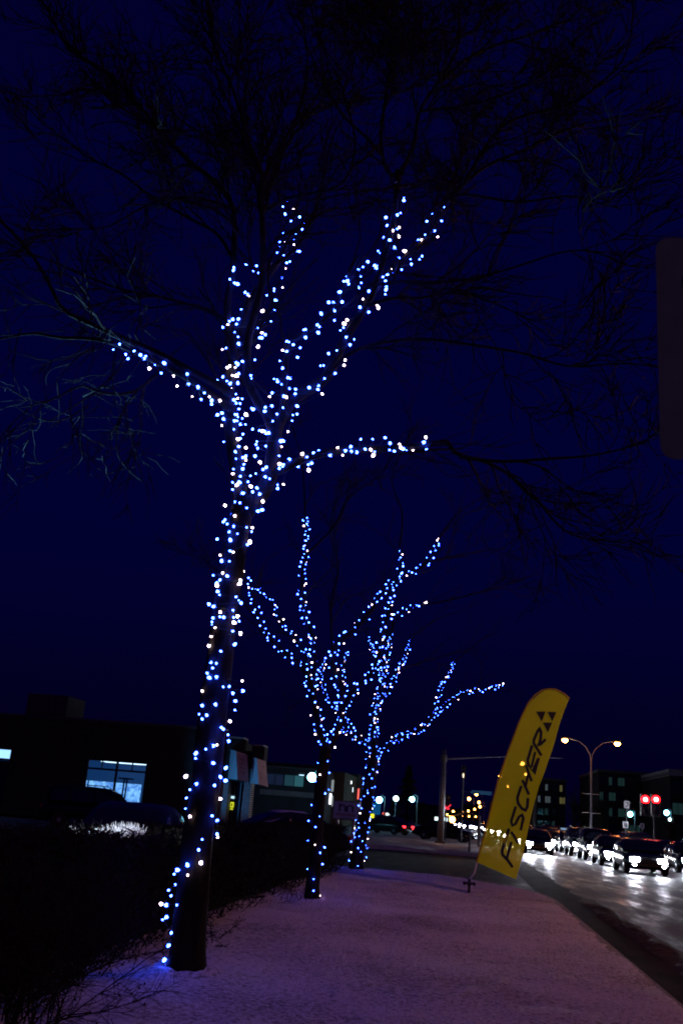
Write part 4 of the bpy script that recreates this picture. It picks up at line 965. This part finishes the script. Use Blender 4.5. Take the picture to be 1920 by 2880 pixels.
# signal pole with mast arm
SYp = 63.0; px0 = at(1237, 2368, SYp).x
sp = empty('signal_pole', (px0, SYp, 0), label='thick grey signal pole with a long thin mast arm, on the far snow verge', cat='traffic light')
ztop = at(1246, 2108, SYp).z; za = at(1246, 2128, SYp).z
MB().tube([(0, 0, 0), (0, 0, ztop)], [.21, .15], 14).build('pole', STEEL, sp, smooth=True)
MB().box((-.33, -.33, 0), (.33, .33, .14)).build('base', DSTEEL, sp)
MB().tube([(.14, 0, za-.12), (2.2, 0, za+.1), (4.2, 0, za+.32), (7.4, 0, za+.42)], [.06, .04, .03, .02], 8).build('mast_arm', STEEL, sp)
MB().tube([(0, 0, za-.3), (0, 0, za+.1)], .23, 12).build('collar', DSTEEL, sp)
def signal(parent, loc, lit, n=3, col=None, name='signal_head', arrow=False, s=.3):
    r_ = MB().box((-s*.55, -.1, -s*n*.5), (s*.55, .1, s*n*.5)).build(name, BLACK, parent); r_.location = loc
    for k in range(n):
        z_ = s*(n*.5-.5-k); on = (k == lit)
        mb = MB(); mb.M = Matrix.Translation((0, -.108, z_)) @ Matrix.Rotation(R(90), 4, 'X'); mb.lathe([(s*.36, -.003), (s*.34, .012), (s*.1, .022)], 12); mb.build('lens', col if on else DGLASS, r_)
        mb = MB(); mb.tube([(math.cos(q)*s*.40, -.104, z_+math.sin(q)*s*.40) for q in [math.pi*i/8 for i in range(9)]], .012, 4); mb.tube([(math.cos(q)*s*.40, -.25, z_+math.sin(q)*s*.40) for q in [math.pi*i/8 for i in range(9)]], .012, 4); mb.build('visor', BLACK, r_)
    return r_
REDL = emit('red_signal_lens', (1, .004, .007), 16, False); REDD = emit('red_arrow', (1, .03, .06), 1.6)
# signal head on its own slim dark pole
def slim(px, ybase, ytop, Y, name, label, cat):
    O = at(px, ybase, Y); O.z = -.05
    r_ = empty(name, O, label=label, cat=cat); zt_ = at(px, ytop, Y).z; MB().tube([(0, 0, 0), (0, 0, zt_)], .06, 8).build('pole', DSTEEL, r_); return r_, zt_
r_, zt_ = slim(1296, 2345, 2168, 72, 'traffic_light', 'dark traffic light on a slim pole left of the flag, showing a small white arrow', 'traffic light')
sg = signal(r_, (0, -.2, zt_), 9, 3); sg2 = MB().prism([(-.03, -.13, -.42), (.03, -.13, -.42), (.05, -.13, -.2), (.0, -.13, -.1), (-.05, -.13, -.2)], (0, .012, 0)).build('white_arrow', emit('white_arrow', (1, .8, .5), 2.5), sg)
sn = MB().box((.6, -.06, at(1318, 2225, 72).z-.12), (2.05, -.03, at(1318, 2225, 72).z+.13)).build('street_name_plate', BLUEB, r_)
MB().tube([(0, 0, at(1318, 2225, 72).z), (2.0, 0, at(1318, 2225, 72).z)], .025, 6).build('bracket', DSTEEL, r_)
r_, zt_ = slim(1251, 2345, 2250, 75, 'traffic_light', 'dark pedestrian signal right behind the thick pole with a red arrow', 'traffic light')
sg = signal(r_, (.1, -.2, zt_-.1), 9, 3, s=.36)
ar = MB(); zc = at(1262, 2268, 74.5).z-zt_+.1; xc = at(1262, 2268, 74.5).x - r_.location.x-.1
ar.prism([(xc-.22, -.14, zc-.1), (xc-.16, -.14, zc-.16), (xc+.16, -.14, zc+.16), (xc+.1, -.14, zc+.2)], (0, .012, 0)); ar.prism([(xc-.26, -.13, zc-.16), (xc+.05, -.13, zc-.17), (xc+.03, -.13, zc-.1), (xc-.2, -.13, zc-.07), (xc-.2, -.13, zc+.1), (xc-.27, -.13, zc+.1)], (0, .012, 0)); ar.build('red_arrow', REDD, sg)
# twin red signals on the median at the right
r_, zt_ = slim(1839, 2375, 2248, 62, 'traffic_light', 'pair of round red signals side by side on a thin pole at the right', 'traffic light')
for k, px in enumerate((1815, 1845)):
    p = at(px, 2246, 61.5); g = MB().box((-.27, .0, -.95), (.27, .2, .30)).build('signal_head', BLACK, r_); g.location = (p.x-r_.location.x, -.3, p.z)
    for q in range(3):
        mb = MB(); mb.M = Matrix.Translation((0, -.01, -q*.36)) @ Matrix.Rotation(R(90), 4, 'X'); mb.lathe([(.235, 0) if q == 0 else (.18, 0), (.22, .02) if q == 0 else (.17, .02), (.06, .035)], 16); le = mb.build('lens', REDL if q == 0 else DGLASS, g)
        if q == 0: mb = MB(); mb.M = Matrix.Translation((0, -.045, 0)) @ Matrix.Rotation(R(90), 4, 'X'); mb.lathe([(.12, 0), (.1, .03), (.03, .04)], 12); o = mb.build('lens_centre', emit('red_hot_centre', (1, .5, .5), 12, False), g)
        if q: mb = MB(); mb.tube([(math.cos(a_)*.19, -.1, -q*.36+math.sin(a_)*.19) for a_ in [math.pi*i/8 for i in range(9)]], .015, 4); mb.build('visor', BLACK, g)
MB().tube([(-.9, 0, zt_-.9), (.3, 0, zt_-.9)], .035, 6).build('cross_arm', DSTEEL, r_)
# white lane-use signs
def lane_sign(px, py, w_, h_, Y, label, kind):
    O = at(px, py, Y); r_ = empty('lane_sign', (O.x, Y, -.05), label=label, cat='sign', group='white lane arrow signs by the signals')
    z = O.z+.05; W = w_/2830*Y/2; Hh = h_/2830*Y/2
    MB().box((-W, 0, z-Hh), (W, .03, z+Hh)).build('plate', WHITE, r_); MB().tube([(0, .07, 0), (0, .07, z+Hh)], .035, 6).build('post', DSTEEL, r_)
    a = MB(); y0 = -.012
    def st(p, q, t=.07):
        d = Vector((q[0]-p[0], 0, q[1]-p[1])).normalized(); nrm = Vector((-d.z, 0, d.x))*t*W
        A_, B_ = Vector((p[0]*W, y0, z+p[1]*Hh)), Vector((q[0]*W, y0, z+q[1]*Hh)); a.prism([A_-nrm, A_+nrm, B_+nrm, B_-nrm], (0, .009, 0))
    if kind == 0: st((-.4, .5), (.5, .55), .16); st((.5, .6), (.45, -.1), .16); st((.45, 0), (-.3, -.7), .16)
    elif kind == 1: st((-.4, .6), (-.4, -.1), .15); st((.35, .6), (.35, -.3), .15); st((-.5, -.1), (-.1, -.4), .13); st((.4, -.25), (-.15, -.65), .15)
    else: st((-.5, .45), (.5, .45), .13); st((0, .5), (0, -.6), .15); st((-.45, 0), (.45, 0), .1)
    a.build('arrow_print', PRINT, r_)
lane_sign(1761, 2263, 14, 20, 66, 'upper white lane sign with a bent black arrow left of the red signals', 0)
lane_sign(1758, 2320, 14, 17, 66, 'lower white lane sign with two black arrows left of the red signals', 1)
lane_sign(1805, 2323, 10, 14, 70, 'smallest white lane sign directly under the left red signal', 2)
# short marker post near the flag
mk, zt_ = slim(1319, 2391, 2340, 50, 'marker_post', 'short thin snow marker post in the far snow verge just left of the flag', 'post')

# big sign panel close to the camera at the right edge
bs = empty('road_sign', at(1925, 1000, 3.4), label='large dark rounded sign panel seen from behind, close at the right edge of the picture', cat='sign')
O = Vector(bs.location)
pa, pc = at(1848, 668, 3.4), at(1848, 1290, 3.4); Wd = .62; rd = .055
def rr_poly(x0, x1, z0, z1, r):
    P_ = []
    for cx_, cz_, a0 in ((x1-r, z0+r, -90), (x1-r, z1-r, 0), (x0+r, z1-r, 90), (x0+r, z0+r, 180)):
        P_ += [(cx_+r*math.cos(R(a0+k*15)), cz_+r*math.sin(R(a0+k*15))) for k in range(7)]
    return P_
xl = (pa.x+pc.x)/2; zc = (pa.z+pc.z)/2; Hh = (pa.z-pc.z)/2
pl = rr_poly(xl, xl+Wd, pc.z, pa.z, rd)
SGB = mat('sign_back', (.055, .09, .26), .75, metal=0, spec=.1, var=.1, scale=10)
MB().prism([(x-O.x, 0, z-O.z) for x, z in pl], (0, .004, 0)).build('panel', SGB, bs)
MB().tube([(xl+Wd/2-O.x, -.03, -O.z), (xl+Wd/2-O.x, -.03, pa.z-O.z+.05)], .03, 8).build('post', STEEL, bs)
for z in (pc.z+.2, pa.z-.2): MB().box((xl+.1-O.x, -.012, z-.02-O.z), (xl+Wd-.1-O.x, -.002, z+.02-O.z)).build('brace', STEEL, bs)

# ------------------------------------------------------------------ yellow feather flag
FY = 22.95
fb = Vector((at(1318, 2508, FY).x, FY, 0))
fg = empty('feather_flag', fb, label='tall yellow feather flag with black FISCHER lettering, planted in the snow', cat='flag')
def fp(x, y, off=0):                                # zoom coordinates of the flag -> its own surface
    X_, Y_ = 1300 + x/4.2, 1920 + y/4.2
    u = (x-170)/1000; wave = .14*math.sin(u*3.2 + y*.0016) + .022*math.sin(u*11 + y*.011) + .05*math.sin(y*.0045+u*5)
    return at(X_, Y_, FY + wave + off) - fb
left = [(172, 2122), (300, 1650), (420, 1170), (520, 870), (640, 550), (700, 400), (780, 240), (860, 145), (940, 92), (1030, 72)]
right = [(630, 2322), (720, 2000), (780, 1700), (830, 1480), (900, 1230), (960, 1080), (1060, 790), (1130, 540), (1190, 350), (1258, 192)]
def lerp_pl(pl_, t):
    L_ = [math.dist(pl_[i], pl_[i+1]) for i in range(len(pl_)-1)]; s = t*sum(L_)
    for i, l_ in enumerate(L_):
        if s <= l_ or i == len(L_)-1:
            u = s/l_; return (pl_[i][0]*(1-u)+pl_[i+1][0]*u, pl_[i][1]*(1-u)+pl_[i+1][1]*u)
        s -= l_
def top_arc(u):
    P_ = [(1030, 72), (1075, 78), (1110, 92), (1160, 118), (1210, 150), (1258, 192)]; return lerp_pl(P_, u)
mb = MB(); NU, NV = 14, 70; vs = []
for j in range(NV+1):
    v = j/NV; a = lerp_pl(left, v); b = lerp_pl(right, v)
    for i in range(NU+1):
        u = i/NU; x, y = a[0]*(1-u)+b[0]*u, a[1]*(1-u)+b[1]*u
        if v > .8:
            k = (v-.8)/.2; t_a = top_arc(u); x, y = x*(1-k*k)+t_a[0]*k*k, y*(1-k*k)+t_a[1]*k*k
        vs.append(fp(x, y))
mb.add(vs, [(j*(NU+1)+i, j*(NU+1)+i+1, (j+1)*(NU+1)+i+1, (j+1)*(NU+1)+i) for j in range(NV) for i in range(NU)])
def cloth(name, col, trans, tl_):
    m_ = bpy.data.materials.new(name); m_.use_nodes = True; n = m_.node_tree; n.nodes.clear()
    o = n.nodes.new('ShaderNodeOutputMaterial'); d = n.nodes.new('ShaderNodeBsdfDiffuse'); t = n.nodes.new('ShaderNodeBsdfTranslucent'); tp = n.nodes.new('ShaderNodeBsdfTransparent')
    x1 = n.nodes.new('ShaderNodeMixShader'); x2 = n.nodes.new('ShaderNodeMixShader'); x1.inputs[0].default_value = tl_; x2.inputs[0].default_value = trans
    tc = n.nodes.new('ShaderNodeTexCoord'); no = n.nodes.new('ShaderNodeTexNoise'); no.inputs['Scale'].default_value = 60; n.links.new(tc.outputs['Object'], no.inputs[0])
    mx = n.nodes.new('ShaderNodeMix'); mx.data_type = 'RGBA'; mx.inputs[6].default_value = (*[c*.85 for c in col], 1); mx.inputs[7].default_value = (*col, 1); n.links.new(no.outputs[0], mx.inputs[0])
    for q in (d, t): n.links.new(mx.outputs[2], q.inputs[0])
    tp.inputs[0].default_value = (1, .95, .7, 1)
    n.links.new(d.outputs[0], x1.inputs[1]); n.links.new(t.outputs[0], x1.inputs[2]); n.links.new(x1.outputs[0], x2.inputs[1]); n.links.new(tp.outputs[0], x2.inputs[2]); n.links.new(x2.outputs[0], o.inputs[0])
    return m_
mb.build('banner', cloth('yellow_cloth', (.86, .78, .014), .12, .5), fg, smooth=True)
# sleeve along the pole side
sl = MB(); sl.tube([fp(x-4, y) for x, y in left] + [fp(*top_arc(u)) + Vector((0, 0, .01)) for u in (.25, .5, .75, 1)], .022, 6); sl.build('sleeve', mat('dark_yellow_sleeve', (.4, .33, .01), .8), fg)
pole = MB(); pole.tube([Vector((0, 0, -.2)), Vector((0, 0, .25)), (fp(140, 2250)+Vector((0, 0, 0))), fp(168, 2130)], [.02, .02, .018, .016], 8); pole.build('pole', WHITE, fg)
gsp = MB(); gsp.tube([(0, 0, -.15), (0, 0, .12)], .03, 8); gsp.tube([(-.11, 0, .17), (.11, 0, .17)], .028, 6); gsp.tube([(0, -.1, .17), (0, .1, .17)], .028, 6); gsp.tube([(0, 0, .12), (0, 0, .27)], [.045, .03], 8); gsp.tube([(-.11, 0, .13), (-.11, 0, .2)], .03, 6); gsp.tube([(.11, 0, .13), (.11, 0, .2)], .03, 6)
gsp.build('ground_stake', BLACK, fg)
def stroke(pts, wd, closed=False):
    mb = MB(); n = len(pts); o1 = []; o2 = []
    for i in range(n):
        a = pts[max(0, i-1)]; b = pts[min(n-1, i+1)]; d = Vector((b[0]-a[0], b[1]-a[1])).normalized(); nx, ny = -d.y*wd, d.x*wd
        if 0 < i < n-1:
            e = Vector((pts[i][0]-a[0], pts[i][1]-a[1])).normalized(); c = max(.45, abs(e.dot(d))); nx /= c; ny /= c
        o1.append((pts[i][0]+nx, pts[i][1]+ny)); o2.append((pts[i][0]-nx, pts[i][1]-ny))
    F_ = [fp(x, y, -.012) for x, y in o1] + [fp(x, y, -.012) for x, y in o2] + [fp(x, y, -.006) for x, y in o1] + [fp(x, y, -.006) for x, y in o2]
    fs = []
    for i in range(n-1):
        fs += [(i, i+1, n+i+1, n+i), (2*n+i, 3*n+i, 3*n+i+1, 2*n+i+1), (i, 2*n+i, 2*n+i+1, i+1), (n+i, n+i+1, 3*n+i+1, 3*n+i)]
    mb.add(F_, fs); return mb
def merge(mbs):
    r = MB()
    for q in mbs: r.add(q.v, q.f)
    return r
def dense(pl_, k=7): return [lerp_pl(pl_, i/(k*(len(pl_)-1))) for i in range(k*(len(pl_)-1)+1)] if len(pl_) == 2 else pl_
LET = {
 'letter_F': [([(592, 2182), (530, 2095), (470, 2030), (466, 1985), (548, 1722)], 17), ([(520, 2085), (577, 1880)], 16)],
 'letter_I': [([(655, 1895), (600, 1800), (572, 1762)], 16)],
 'letter_S': [([(628, 1462), (572, 1640), (590, 1690), (622, 1670), (668, 1582), (700, 1562), (718, 1600), (700, 1680), (684, 1745)], 16)],
 'letter_C': [([(693, 1218), (645, 1362), (655, 1425), (700, 1488), (742, 1508), (762, 1470), (772, 1362)], 17)],
 'letter_H': [([(705, 1150), (782, 1322)], 16), ([(748, 978), (815, 1165)], 16), ([(742, 1232), (776, 1072)], 15)],
 'letter_E': [([(820, 740), (768, 915), (775, 965), (838, 1062), (898, 888)], 17), ([(812, 1000), (856, 818)], 15)],
 'letter_R': [([(930, 862), (838, 712), (842, 675), (885, 572), (905, 548), (926, 580), (922, 655), (900, 745)], 17), ([(880, 735), (918, 730), (980, 668)], 16)]}
for nm, ss in LET.items(): merge([stroke(p_, w_) for p_, w_ in ss]).build(nm, PRINT, fg)
for tri in (((865, 340), (980, 340), (935, 462)), ((1000, 343), (1105, 346), (1060, 457)), ((945, 470), (1060, 470), (1005, 588))):
    f = [fp(x, y, -.012) for x, y in tri] + [fp(x, y, -.006) for x, y in tri]
    MB().add(f, [(0, 1, 2), (5, 4, 3), (0, 3, 4, 1), (1, 4, 5, 2), (2, 5, 3, 0)]).build('logo_triangle', PRINT, fg)

# ------------------------------------------------------------------ cars
PAINT = {k: mat(k+'_car_paint', c, .25, metal=.3, spec=.6) for k, c in {'black': (.008, .008, .01), 'grey': (.03, .03, .034), 'blue': (.012, .02, .06), 'red': (.15, .01, .012), 'silver': (.09, .09, .10), 'white': (.6, .6, .6)}.items()}
TYRE = mat('tyre_rubber', (.02, .02, .02), .9); RIM = mat('alloy_rim', (.3, .3, .31), .35, metal=.8)
HEAD = emit('headlamp_lens', (.80, .85, 1), 120); HEADOFF = mat('headlamp_glass', (.3, .32, .35), .1); TAILOFF = mat('tail_lamp_glass', (.2, .01, .01), .2)
TAILON = emit('tail_lamp_lit', (1, .02, .03), 6); AMBER = emit('amber_lamp', (1, .5, .1), 2)
CSNOW = mat('car_snow', (.75, .75, .8), .8, var=.1, scale=5, bump=.4)
def make_car(name, loc, rz, paint, label, cat='car', kind='sedan', head=False, tail=False, snow=False, group=None, beam=0, amber=False):
    """local +x is forward"""
    r_ = empty(name, loc, rz, label=label, cat=cat, group=group)
    suv = kind == 'suv'
    Lh = 2.3; hw = .90
    belt = 1.05 if suv else .92; roof = 1.72 if suv else 1.42; gz = .30 if suv else .20
    st = [(-Lh, .80, .42, belt-.28), (-Lh+.12, .86, .32, belt-.08), (-1.75, .90, gz, belt+.02), (-1.0, .91, gz, belt+.02), (0, .91, gz, belt), (.9, .90, gz, belt-.02), (1.25, .89, gz, belt-.07), (1.9, .86, gz+.02, belt-.17), (Lh-.1, .78, .28, belt-.30), (Lh, .70, .38, belt-.42)]
    def sec(x, w_, z0, z1): return [(x, -w_*.80, z0), (x, -w_, z0+.14), (x, -w_, z1-.22), (x, -w_*.93, z1-.07), (x, -w_*.72, z1), (x, 0, z1+.035), (x, w_*.72, z1), (x, w_*.93, z1-.07), (x, w_, z1-.22), (x, w_, z0+.14), (x, w_*.80, z0)]
    mb = MB(); vs = []; n = 11
    for s_ in st: vs += sec(*s_)
    mb.add(vs, [(i*n+j, i*n+(j+1)%n, (i+1)*n+(j+1)%n, (i+1)*n+j) for i in range(len(st)-1) for j in range(n)] + [tuple(range(n-1, -1, -1)), tuple(range((len(st)-1)*n, len(st)*n))])
    mb.build('body', paint, r_, smooth=True)
    # greenhouse
    if suv: G = [(-2.12, .80, belt-.02, belt), (-1.95, .74, belt-.02, roof-.12), (-1.6, .70, belt, roof-.02), (-.4, .71, belt, roof), (.35, .70, belt, roof-.04), (.62, .72, belt, roof-.18), (1.18, .80, belt-.06, belt-.04)]
    else: G = [(-1.72, .78, belt-.02, belt+.02), (-1.25, .72, belt, roof-.16), (-.85, .66, belt, roof-.03), (-.2, .66, belt, roof), (.25, .66, belt, roof-.05), (.45, .68, belt, roof-.14), (1.15, .80, belt-.06, belt-.03)]
    def gs(x, wt, z0, z1):
        wb = .88; k = max(.02, z1-z0); w2 = wb+(wt-wb)*min(1, k/.5)
        return [(x, -wb, z0), (x, -w2-.01, z1-.06*min(1, k)), (x, -w2*.86, z1), (x, 0, z1+.03*min(1, k)), (x, w2*.86, z1), (x, w2+.01, z1-.06*min(1, k)), (x, wb, z0)]
    vs = []; n = 7
    for g in G: vs += gs(*g)
    mb = MB(); mb.add(vs, [(i*n+j, i*n+(j+1)%n, (i+1)*n+(j+1)%n, (i+1)*n+j) for i in range(len(G)-1) for j in range(n)])
    mb.build('roof', paint, r_, smooth=True)
    def quad(a, b, c, d, off, nm, m_, par=r_):
        A_, B_, C_, D_ = map(Vector, (a, b, c, d)); nn = (B_-A_).cross(D_-A_).normalized()*off
        return MB().prism([A_+nn, B_+nn, C_+nn, D_+nn], nn*.4).build(nm, m_, par)
    g5, g6, g0, g1 = G[5], G[6], G[0], G[1]
    quad((g6[0]-.05, -.74, g6[3]+.03), (g6[0]-.05, .74, g6[3]+.03), (g5[0]+.02, .58, g5[3]-.03), (g5[0]+.02, -.58, g5[3]-.03), .03, 'windscreen', DGLASS)
    quad((g0[0]+.04, .70, g0[3]+.03), (g0[0]+.04, -.70, g0[3]+.03), (g1[0]-.03, -.58, g1[3]-.02), (g1[0]-.03, .58, g1[3]-.02), .03, 'rear_window', DGLASS)
    for s in (-1, 1):
        xs = [(-1.9, -1.15), (-1.08, -.12), (-.05, .62)] if suv else [(-1.15, -.15), (-.08, .72)]
        for (a, b) in xs:
            def ztop(x):
                for i in range(len(G)-1):
                    if G[i][0] <= x <= G[i+1][0]:
                        u = (x-G[i][0])/(G[i+1][0]-G[i][0]); return G[i][3]*(1-u)+G[i+1][3]*u
                return belt
            def wtop(x):
                for i in range(len(G)-1):
                    if G[i][0] <= x <= G[i+1][0]:
                        u = (x-G[i][0])/(G[i+1][0]-G[i][0]); return G[i][1]*(1-u)+G[i+1][1]*u
                return .7
            P_ = [(a, s*.895, belt+.05), (b, s*.895, belt+.05), (b-.02, s*(wtop(b)+.045), max(belt+.07, ztop(b)-.10)), (a+.02, s*(wtop(a)+.045), max(belt+.07, ztop(a)-.10))]
            MB().prism(P_, (0, s*.008, 0)).build('side_window', DGLASS, r_)
        m2 = MB().box((.72, s*.93-.1*(s < 0)*0, belt+.0), (.86, s*.93+s*.17, belt+.13)) if s > 0 else MB().box((.72, -1.10, belt), (.86, -.93, belt+.13))
        m2.build('mirror', paint, r_)
        for x in (-1.42, 1.40):
            w_ = empty('wheel'); w_.parent = r_; w_.location = (x, s*.80, .33)
            mb = MB(); mb.M = Matrix.Rotation(R(90), 4, 'X'); mb.lathe([(.21, -.11), (.31, -.11), (.335, -.06), (.335, .06), (.31, .11), (.21, .11)], 18); mb.build('tyre', TYRE, w_)
            mb = MB(); mb.M = Matrix.Rotation(R(90), 4, 'X'); mb.lathe([(.05, -.115), (.2, -.10), (.205, .10), (.05, .115)], 10); mb.build('rim', RIM, w_)
        hz = belt-.34
        q = MB(); q.box((Lh-.30, min(s*.38, s*.73), hz-.085), (Lh-.015, max(s*.38, s*.73), hz+.095)); ho = q.build('headlight', HEAD if head else HEADOFF, r_)
        if head:
            MB().box((Lh-.014, min(s*.40, s*.71), hz-.07), (Lh+.012, max(s*.40, s*.71), hz+.085)).build('bulb_glass', HEAD, ho); MB().tube([(Lh+.02, s*.6, .40), (Lh+.075, s*.6, .40)], .07, 10).build('fog_lamp', HEAD, r_)
            if beam:
                l = bpy.data.lights.new('beam', 'SPOT'); l.energy = beam*.4; l.color = (.85, .88, 1); l.spot_size = R(80); l.spot_blend = .8; l.shadow_soft_size = .08
                bo = bpy.data.objects.new('headlight_beam', l); C.objects.link(bo); bo.parent = r_; bo.location = (Lh+.05, s*.57, hz); bo.rotation_euler = (0, R(-90+5), 0) ; bo.rotation_euler = Vector((-1, 0, .06)).to_track_quat('Z', 'Y').to_euler()
        MB().box((-Lh-.012, min(s*.48, s*.78), belt-.30), (-Lh+.12, max(s*.48, s*.78), belt-.14)).build('taillight', TAILON if tail else TAILOFF, r_)
    MB().box((Lh-.02, -.34, belt-.42), (Lh+.02, .34, belt-.30)).build('grille', BLACK, r_)
    MB().box((Lh-.06, -.72, .34), (Lh+.06, .72, .47)).build('bumper', BLACK if suv else paint, r_)
    MB().box((-Lh-.06, -.74, .36), (-Lh+.04, .74, .50)).build('bumper', BLACK if suv else paint, r_)
    if suv:
        for s in (-1, 1): MB().tube([(-1.5, s*.6, roof+.01), (-1.4, s*.6, roof+.07), (.1, s*.6, roof+.07), (.25, s*.6, roof-.02)], .018, 5).build('roof_rail', BLACK, r_)
    if amber: MB().box((.62, -.985, .66), (.92, -.925, .72)).build('side_lamp', AMBER, r_)
    if snow:
        mb = MB(); vs = []
        for i in range(9):
            for j in range(7):
                x = G[2][0]+ (G[4][0]-G[2][0])*i/8; yy = -.58+1.16*j/6; e = 0 if (i in (0, 8) or j in (0, 6)) else 1
                u = i/8; zz = G[2][3]*(1-u)+G[4][3]*u + .02*e*0 + (roof-G[2][3])*math.sin(math.pi*u)*.6
                vs.append((x, yy, zz + (.01 if not e else .06+.02*noise.noise((x*3, yy*3, 0)))))
        mb.add(vs, [(i*7+j, (i+1)*7+j, (i+1)*7+j+1, i*7+j+1) for i in range(8) for j in range(6)]); mb.build('roof_snow', CSNOW, r_, smooth=True)
        vs = []; mb = MB()
        for i in range(7):
            for j in range(7):
                x = 1.2+.95*i/6; yy = -.66+1.32*j/6; e = 0 if (i in (0, 6) or j in (0, 6)) else 1
                vs.append((x, yy, belt-.05-.19*((x-1.2)/.95) + .03*e + .012))
        mb.add(vs, [(i*7+j, (i+1)*7+j, (i+1)*7+j+1, i*7+j+1) for i in range(6) for j in range(6)]); mb.build('hood_snow', CSNOW, r_, smooth=True)
    return r_
D = R(-90)                                              # facing the camera
p = at(385, 2250, 19.8); make_car('parked_car', (p.x, 19.8, -.1), R(-82), PAINT['blue'], 'dark blue car parked nose-on just behind the hedge, left of the nearest trunk', group='parked cars')
p = at(285, 2250, 41); make_car('parked_suv', (p.x, 41, -.1), R(8), PAINT['black'], 'black estate with roof rails parked in front of the blue-lit window', kind='suv', group='parked cars')
p = at(770, 2300, 32); make_car('parked_car', (p.x, 33, -.1), R(-150), PAINT['grey'], 'snow-topped car with an amber lamp, parked between the first and second trees', snow=True, group='parked cars', amber=True)
p = at(1085, 2300, 84); make_car('parked_car', (p.x, 84, -.1), R(150), PAINT['black'], 'dark car standing right of the third trunk far back in the lot', group='parked cars', head=False, tail=True)
p = at(1250, 2340, 76); make_car('turning_car', (p.x, 76, -.1), R(-8), PAINT['black'], 'dark car crossing behind the thick signal pole with its left red tail light lit', group='cars on the boulevard', tail=True)
TR = 'oncoming cars with headlights on'
cars = [(4.7, 64, 'black', 'nearest oncoming car of the near lane, just right of the flag', 3500), (7.8, 53.5, 'black', 'low dark car close behind the nearest oncoming car', 200), (11.1, 59, 'black', 'dark car close behind the one at the right edge', 200), (7.7, 66.5, 'grey', 'dark grey car in the middle of the centre lane queue', 200), (11, 73, 'black', 'dark car in the middle of the median lane queue', 0), (7.6, 80, 'black', 'rear dark car of the close centre lane queue', 200), (4.6, 71, 'grey', 'second oncoming car of the near lane right of the flag', 0), (11, 88, 'grey', 'rear grey car of the median lane queue', 0), (7.6, 94, 'black', 'dark car between the fourth and fifth of the centre lane', 0),
 (7.9, 46.5, 'grey', 'nearest oncoming dark car with glaring headlights in the centre lane', 500), (11.2, 52, 'black', 'oncoming car by the median at the right edge with headlights on', 350), (7.8, 60, 'black', 'second oncoming car of the centre lane, behind the nearest one', 400),
 (11.1, 66, 'silver', 'second oncoming car of the lane beside the median', 300), (7.7, 73, 'black', 'third oncoming car of the centre lane', 300), (11.0, 80, 'grey', 'third oncoming car of the lane beside the median', 300), (7.6, 87, 'black', 'fourth oncoming car of the centre lane', 300), (4.6, 78, 'black', 'oncoming car of the near lane whose headlights shine through the yellow flag', 9000),
 (7.6, 101, 'silver', 'fifth oncoming car of the centre lane just right of the flag', 0), (10.9, 96, 'black', 'fourth oncoming car beside the median', 0), (4.5, 92, 'grey', 'second oncoming car in the near lane, seen through the flag', 0), (4.5, 108, 'silver', 'third oncoming car in the near lane, seen through the flag', 0), (7.5, 118, 'black', 'sixth oncoming car of the centre lane, behind the flag edge', 0),
 (10.8, 112, 'black', 'fifth oncoming car beside the median', 0), (4.4, 128, 'black', 'fourth oncoming car in the near lane, at the left edge of the flag', 0), (4.2, 150, 'grey', 'far oncoming car just left of the flag', 0), (3.0, 170, 'black', 'far oncoming car, second to the left of the flag', 0), (1.2, 185, 'grey', 'far oncoming car in the bend, third to the left of the flag', 0), (5.4, 190, 'black', 'far oncoming car hidden in the glare left of the flag', 0), (-.6, 205, 'black', 'farthest oncoming car to the left, right of the signal pole', 0), (2.2, 215, 'silver', 'farthest oncoming car in the middle of the far headlights', 0), (-2.6, 222, 'black', 'oncoming car at the left end of the far headlights', 0), (10.6, 130, 'grey', 'sixth oncoming car beside the median', 0), (7.2, 140, 'black', 'seventh oncoming car of the centre lane', 0)]
for i, (x, y) in enumerate(((3.9, 140), (4.1, 162), (6.4, 160), (2.6, 185), (5.0, 178), (.4, 195), (2.9, 200), (-1.4, 214), (.8, 222), (-3.9, 236), (6.9, 172))):
    cars.append((x, y, 'black', ('far oncoming car %s the glare left of the flag' % ('in the middle of', 'low in', 'at the right of', 'left of centre in', 'right of centre in', 'high on the left of', 'high in the middle of', 'farther left in', 'farthest back in', 'at the left tip of', 'at the right tip of')[i]), 0))
for x, y, c, lab, bm in cars:
    make_car('oncoming_car', (x, y, -.125), D, PAINT[c], lab, head=True, group=TR, beam=bm, kind='suv' if (int(y) % 3 == 0) else 'sedan')
for x, y, c, lab in ((18.5, 84, 'black', 'dark car driving away beyond the median with red tail lights'), (22, 70, 'grey', 'second car driving away beyond the median near the red signals'), (18.5, 120, 'black', 'far car driving away beyond the median')):
    make_car('departing_car', (x, y, -.125), R(90), PAINT[c], lab, tail=True, group='cars driving away', kind='suv')
print('bulbs', nb, 'objects', len(bpy.data.objects))
